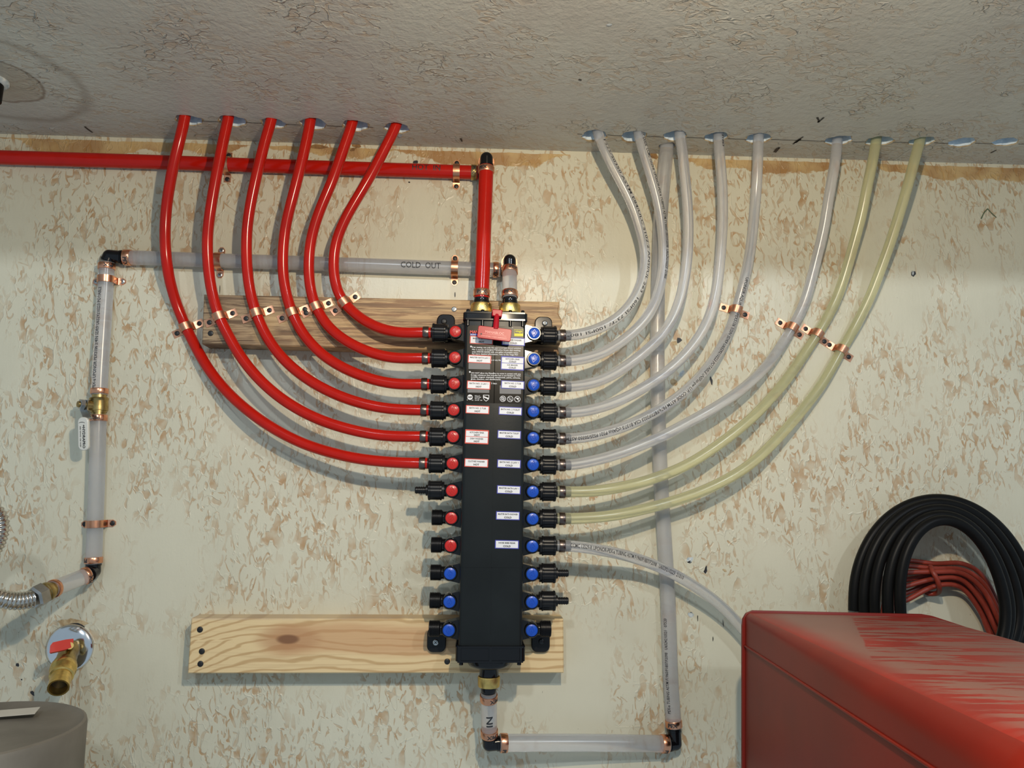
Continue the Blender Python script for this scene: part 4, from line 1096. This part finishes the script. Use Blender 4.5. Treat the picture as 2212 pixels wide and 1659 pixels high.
cl = {4: 'copper clamp on the long-printed milky tube, highest on the right', 5: 'copper clamp on the plain milky tube beside the yellowed ones', 6: 'copper clamp on the inner yellowed tube', 7: 'copper clamp on the outer yellowed tube'}
for path, p, bd, kind, k in strap_info:
    s_ = min(range(len(path.p)), key=lambda i: (path.p[i]-p).length); t = path.c[s_]
    c = path.pos(t); c = Vector((c.x, -max(-c.y, bd+R2+0.0004), c.z))
    strap(c, path.tan(t), bd, R2, rl[k] if kind == 'red' else cl[k], 'pipe_clamp', ('screw', 'screw'))
def strap_on(path, px, py, label, mk, screws, rounded=True):
    q = at(px, py, hotd); i = min(range(len(path.p)), key=lambda j: (path.p[j]-q).length); 
    a = path.p[i]; T = path.tan(path.c[i]); c = a+T*((q-a).dot(T))
    strap(c, T, 0.0, R4, label, 'pipe_clamp', screws, rounded, 0.0105, 0.0105, mk)
strap_on(hot, 488, 355, 'dull copper clamp on the HOT IN pipe between two red tubes', 'copper_dull', ('screw', 'screw'), False)
strap_on(hot, 986, 371, 'bright copper clamp at the right end of the HOT IN pipe', 'copper', ('screw', 'screw'))
strap_on(cold, 472, 563, 'copper clamp on the left part of the COLD OUT pipe', 'copper', ('zinc', 'zinc'))
strap_on(cold, 982, 580, 'copper clamp at the right end of the COLD OUT pipe', 'copper', ('screw', 'screw'))
strap_on(lr, 229, 604, 'copper clamp just below the upper left black elbow', 'copper', ('zinc', 'zinc'))
strap_on(lr2, 205, 1132, 'copper clamp low on the left vertical pipe', 'copper', ('screw', 'screw'))

# ------------------------------------------------------------------ flexible steel hose
f0, f1 = dg[-1], at(70, 1294, 0.110)
fp = [f1, at(36, 1299, 0.125), at(-5, 1291, 0.14), at(-60, 1262, 0.15), at(-105, 1200, 0.15), at(-95, 1125, 0.15), at(-45, 1093, 0.15), at(-10, 1108, 0.15), at(0, 1140, 0.15), at(-15, 1185, 0.15), at(-50, 1230, 0.15)]
hp_ = Path(fp, smooth=4, step=0.004)
root = empty('flexible_hose', f0, 'corrugated stainless steel hose at the left edge', 'hose')
mb = MB(); sweep(mb, hp_, 0.0105, 24, step=0.0009, rf=lambda t: 0.0108+0.0009*math.sin(2*math.pi*t/0.0046)); mb.v = [p-f0 for p in mb.v]
mb.build('corrugated_tube', M['steel'], root, 60)
d_ = (f1-f0).normalized(); LL = (f1-f0).length
mb = MB(); mb.lathe(f0, d_, [(-0.003, 0.0095), (0.002, 0.0098), (0.002, 0.0115), (0.006, 0.0130), (0.009, 0.0130), (0.010, 0.0118), (0.013, 0.0118)], 28); mb.v = [p-f0 for p in mb.v]
mb.build('brass_adapter', M['brass_old'], root)
mb = MB(); mb.lathe(f0+d_*0.012, d_, [(0, 0.0140), (0.001, 0.0155), (LL-0.016, 0.0155), (LL-0.013, 0.0130)], 6, rot0=0.4); mb.v = [p-f0 for p in mb.v]
mb.build('hex_nut', M['zinc'], root, 30)

# ------------------------------------------------------------------ wall tap with chrome escutcheon
w0 = at(152, 1399, 0.0)
root = empty('wall_tap', w0, 'brass tap with a red lever and a round chrome wall plate', 'tap')
mb = MB(); mb.lathe(w0, -Y, [(0.0, 0.0335), (0.002, 0.0335), (0.005, 0.030), (0.008, 0.022), (0.0085, 0.010)], 48); mb.v = [p-w0 for p in mb.v]
mb.build('wall_plate', M['chrome'], root, 60)
e0 = at(150, 1404, 0.030); e1 = at(138, 1440, 0.062); e2_ = at(126, 1486, 0.098)
mb = MB(); mb.lathe(w0-Vector((0, 0.006, 0)), (e0-w0), [(0, 0.010), ((e0-w0).length-0.003, 0.0105)], 24)
dd = (e1-e0).normalized()
mb.lathe(e0-dd*0.008, dd, [(0, 0.008), (0.002, 0.0120), (0.012, 0.0135), (0.022, 0.0120), (0.024, 0.0130), (0.036, 0.0130), (0.037, 0.0145), (0.044, 0.0145)], 24); mb.v = [p-w0 for p in mb.v]
mb.build('tap_body', M['brass_old'], root)
d2 = (e2_-e1).normalized(); L2 = (e2_-e1).length
mb = MB(); mb.lathe(e1-d2*0.004, d2, [(0, 0.0135), (0.004, 0.0165), (0.012, 0.0165), (0.014, 0.0150), (L2*0.55, 0.0150), (L2*0.58, 0.0130), (L2+0.004, 0.0130), (L2+0.004, 0.0110), (L2-0.014, 0.0108)], 32, cap=False)
mb.lathe(e2_-d2*0.013, d2, [(0, 0.0108), (0.0005, 0.0108)], 24, 1); mb.v = [p-w0 for p in mb.v]
mb.build('outlet_nipple', [M['brass'], M['ink']], root)
hA = at(152, 1391, 0.050); hB = at(112, 1400, 0.070)
mb = MB(); mb.lathe(e0+dd*0.004, (hA-e0), [(0, 0.005), ((hA-e0).length, 0.005)], 14); mb.v = [p-w0 for p in mb.v]; mb.build('stem', M['brass_old'], root)
mb = MB(); side = Vector((0.25, -0.5, -0.85)).normalized(); ribbon(mb, [hA+(hA-hB)*0.12, hA.lerp(hB, 0.3), hA.lerp(hB, 0.7), hB, hB+(hB-hA)*0.06-Z*0.002], [0.012, 0.0145, 0.0145, 0.014, 0.010], 0.0045, side); mb.v = [p-w0 for p in mb.v]
mb.build('lever', M['tap_red'], root)

# ------------------------------------------------------------------ heater tank, bottom left
tc = at(-70, 1576, 0.235); tr = (at(165, 1576, 0.235)-tc).length
mb = MB(); mb.lathe(tc-Z*0.45, Z, [(0, tr), (0.445, tr), (0.449, tr-0.001), (0.4505, tr-0.004), (0.448, tr-0.008), (0.446, tr-0.020), (0.450, 0.001)], 72)
o = mb.build('water_heater', M['tank'], None, 35); tag(o, 'dusty grey metal tank top in the lower left corner', 'water heater')
mb = MB(); screw_head(mb, tc+Vector((tr*0.75, -tr*0.67, -0.045)), Vector((0.75, -0.66, 0)), 0.004); mb.build('screw', [M['zinc'], M['ink']], o)
q = tc+Vector((0.022, 0.055, 0.0035)); mb = MB(); mb.box(q, (0.045, 0.03, 0.0006), 0, Matrix.Rotation(0.3, 3, 'Z')); mb.build('paper_label', M['paper'], o)

# ------------------------------------------------------------------ pipe through the ceiling at the far left
c = atc(-22, 172); mb = MB(); mb.lathe((c.x, c.y, ZC-0.035), Z, [(0, 0.010), (0.006, 0.016), (0.034, 0.017), (0.05, 0.017)], 28)
o = mb.build('vent_pipe', M['rubber'], None); tag(o, 'dark pipe end poking through the ceiling at the left edge', 'pipe')
mb = MB(); mb.lathe((c.x, c.y, ZC-0.006), Z, [(0, 0.019), (0.003, 0.023), (0.006, 0.023)], 28); mb.build('seal_ring', M['scuff'], o)

# ------------------------------------------------------------------ red case, lower right
CB = 0.17
axd = -ray(1137, 1086).normalized()     # long axis, pointing out into the room
LC = 0.575
def sect(k=0.0, rc=None):
    pix = [(1601, 1760), (1601, 1352), (1603, 1336), (1610, 1324), (1624, 1318), (1990, 1326), (2012, 1330), (2235, 1403), (2320, 1460), (2330, 1760)]
    P_ = [at(x, y, CB) for x, y in pix]; c_ = at(1950, 1560, CB)
    return [p+(c_-p).normalized()*k for p in P_]
def sect_body(off, tt):
    # body section: larger corner radius than the rim
    pl, pt = at(1606, 1760, CB), at(1606, 1322, CB); tr_ = at(2008, 1332, CB); br = at(2235, 1408, CB); b3 = at(2316, 1465, CB); b4 = at(2326, 1760, CB)
    r = 0.009+0.020*tt
    out = [pl]
    U_ = Vector((1, 0, 0)); V_ = Vector((0, 0, 1))
    cc = Vector((pt.x+r, pt.y, pt.z-r))
    for i in range(9):
        a = math.pi-math.pi/2*i/8; out.append(cc+U_*r*math.cos(a)+V_*r*math.sin(a))
    out += [tr_, br, b3, b4]
    return out
croot = empty('red_case', at(1950, 1660, CB), 'large dusty red plastic case in the lower right corner', 'case')
oc = croot.location.copy()
mb = MB(); R = []
for t in (0, 0.2, 0.4, 0.6, 0.8, 0.95, 0.965, 0.98, 0.99, 1.0):
    P_ = sect_body(0, t); c_ = at(1950, 1600, CB)
    k = {0.98: 0.003, 0.99: 0.009, 1.0: 0.022}.get(t, 0)
    R.append([p+(c_-p).normalized()*k+axd*(LC*t) for p in P_])
mb.rings(R)
# dusty faces: those facing up
mb.v = [p-oc for p in mb.v]
ob = mb.build('case_shell', [M['case'], M['case_top']], croot, 30)
for p in ob.data.polygons:
    p.material_index = 1 if p.normal.z > 0.93 else 0
mb = MB(); a0 = sect(0); a1 = sect(0.004); rng = []
R = [a0, [p+axd*0.005 for p in a0], [p+axd*0.0065 for p in a1]]
mb.rings(R); mb.v = [p-oc for p in mb.v]; mb.build('rim', M['case'], croot, 30)
s0_ = at(1606, 1393, CB); mb = MB(); mb.lathe(s0_, axd, [(0, 0.0016), (LC*0.92, 0.0016)], 10); mb.v = [p-oc for p in mb.v]; mb.build('seam_ridge', M['case'], croot)

# ------------------------------------------------------------------ black hose coil
def zc7(x, y): return (1750+x/4.253, 1030+y/4.253)
pts = []
outer = [(400, 190, 2110, 1170), (490, 225, 2040, 1175), (590, 275, 1960, 1185), (715, 330, 1880, 1200), (830, 385, 1800, 1225)]
for i in range(5):
    steps = 28
    for j in range(steps):
        t = j/steps; k0 = outer[i]; k1 = outer[min(i+1, 4)]; L_, T_, Rr_, Ax = [a*(1-t)+b_*t for a, b_ in zip(k0, k1)]
        th = math.pi-2*math.pi*t+(-0.6)*0
        cx = Ax if math.sin(th) > 0 else (L_+Rr_)/2
        cx = (L_+Rr_)/2*(1-max(0, math.sin(th)))+Ax*max(0, math.sin(th))
        x = cx+math.cos(th)*((Rr_-L_)/2); y = 1230-math.sin(th)*((1230-T_) if math.sin(th) > 0 else 700)
        d = 0.046+0.0105*(i+t)
        pts.append(at(*zc7(x, y), d))
hpth = Path(pts, smooth=6, step=0.008)
mb = MB(); sweep(mb, hpth, 0.0078, 16)
o = mb.build('hose_coil', M['rubber'], None, 60); tag(o, 'thick black rubber hose hanging in loops behind the red case', 'hose')
# red cord coil
pts = []
yl = [770, 820, 880, 945, 1005, 1070, 1135]; yk = [800, 845, 875, 905, 935, 965, 1000]; y4 = [795, 850, 885, 915, 945, 985, 1020]; y6 = [925, 985, 1050, 1115, 1180, 1245, 1300]; xb = [1850, 1830, 1800, 1770, 1740, 1705, 1670]
for j in range(7):
    dd_ = 0.010+0.0042*((j*3) % 7)
    for (x, y), e in (((560, 1900), 0.0), ((640, 1400+20*j), 0.0), ((760, yl[j]+60), 0.0), ((890, yl[j]), 0), ((1150, yk[j]), 0.004), ((1400, y4[j]), 0), ((1600, y6[j]), 0), ((xb[j]-70, 1300+8*j), 0), ((xb[j]+10, 1520), 0), ((xb[j]+40, 1900), 0), ((1200, 2250+10*j), 0)):
        pts.append(at(*zc7(x, y), dd_+e))
cpth = Path(pts, smooth=3, step=0.007)
mb = MB(); sweep(mb, cpth, 0.0037, 12)
o = mb.build('cord_coil', M['cord_red'], None, 60); tag(o, 'coiled red rubber cord hanging inside the black hose loops', 'cord')
wr = [at(*zc7(x, y), d) for x, y, d in ((1110, 830, 0.030), (1125, 870, 0.047), (1165, 940, 0.050), (1185, 1010, 0.046), (1180, 1060, 0.030), (1130, 1075, 0.020), (1060, 1060, 0.016), (1100, 960, 0.004), (1100, 850, 0.006), (1108, 830, 0.028))]
mb = MB(); sweep(mb, Path(wr, smooth=1, step=0.003), 0.0037, 12); mb.build('binding_wrap', M['cord_red'], o, 60)
bpy.context.view_layer.update()
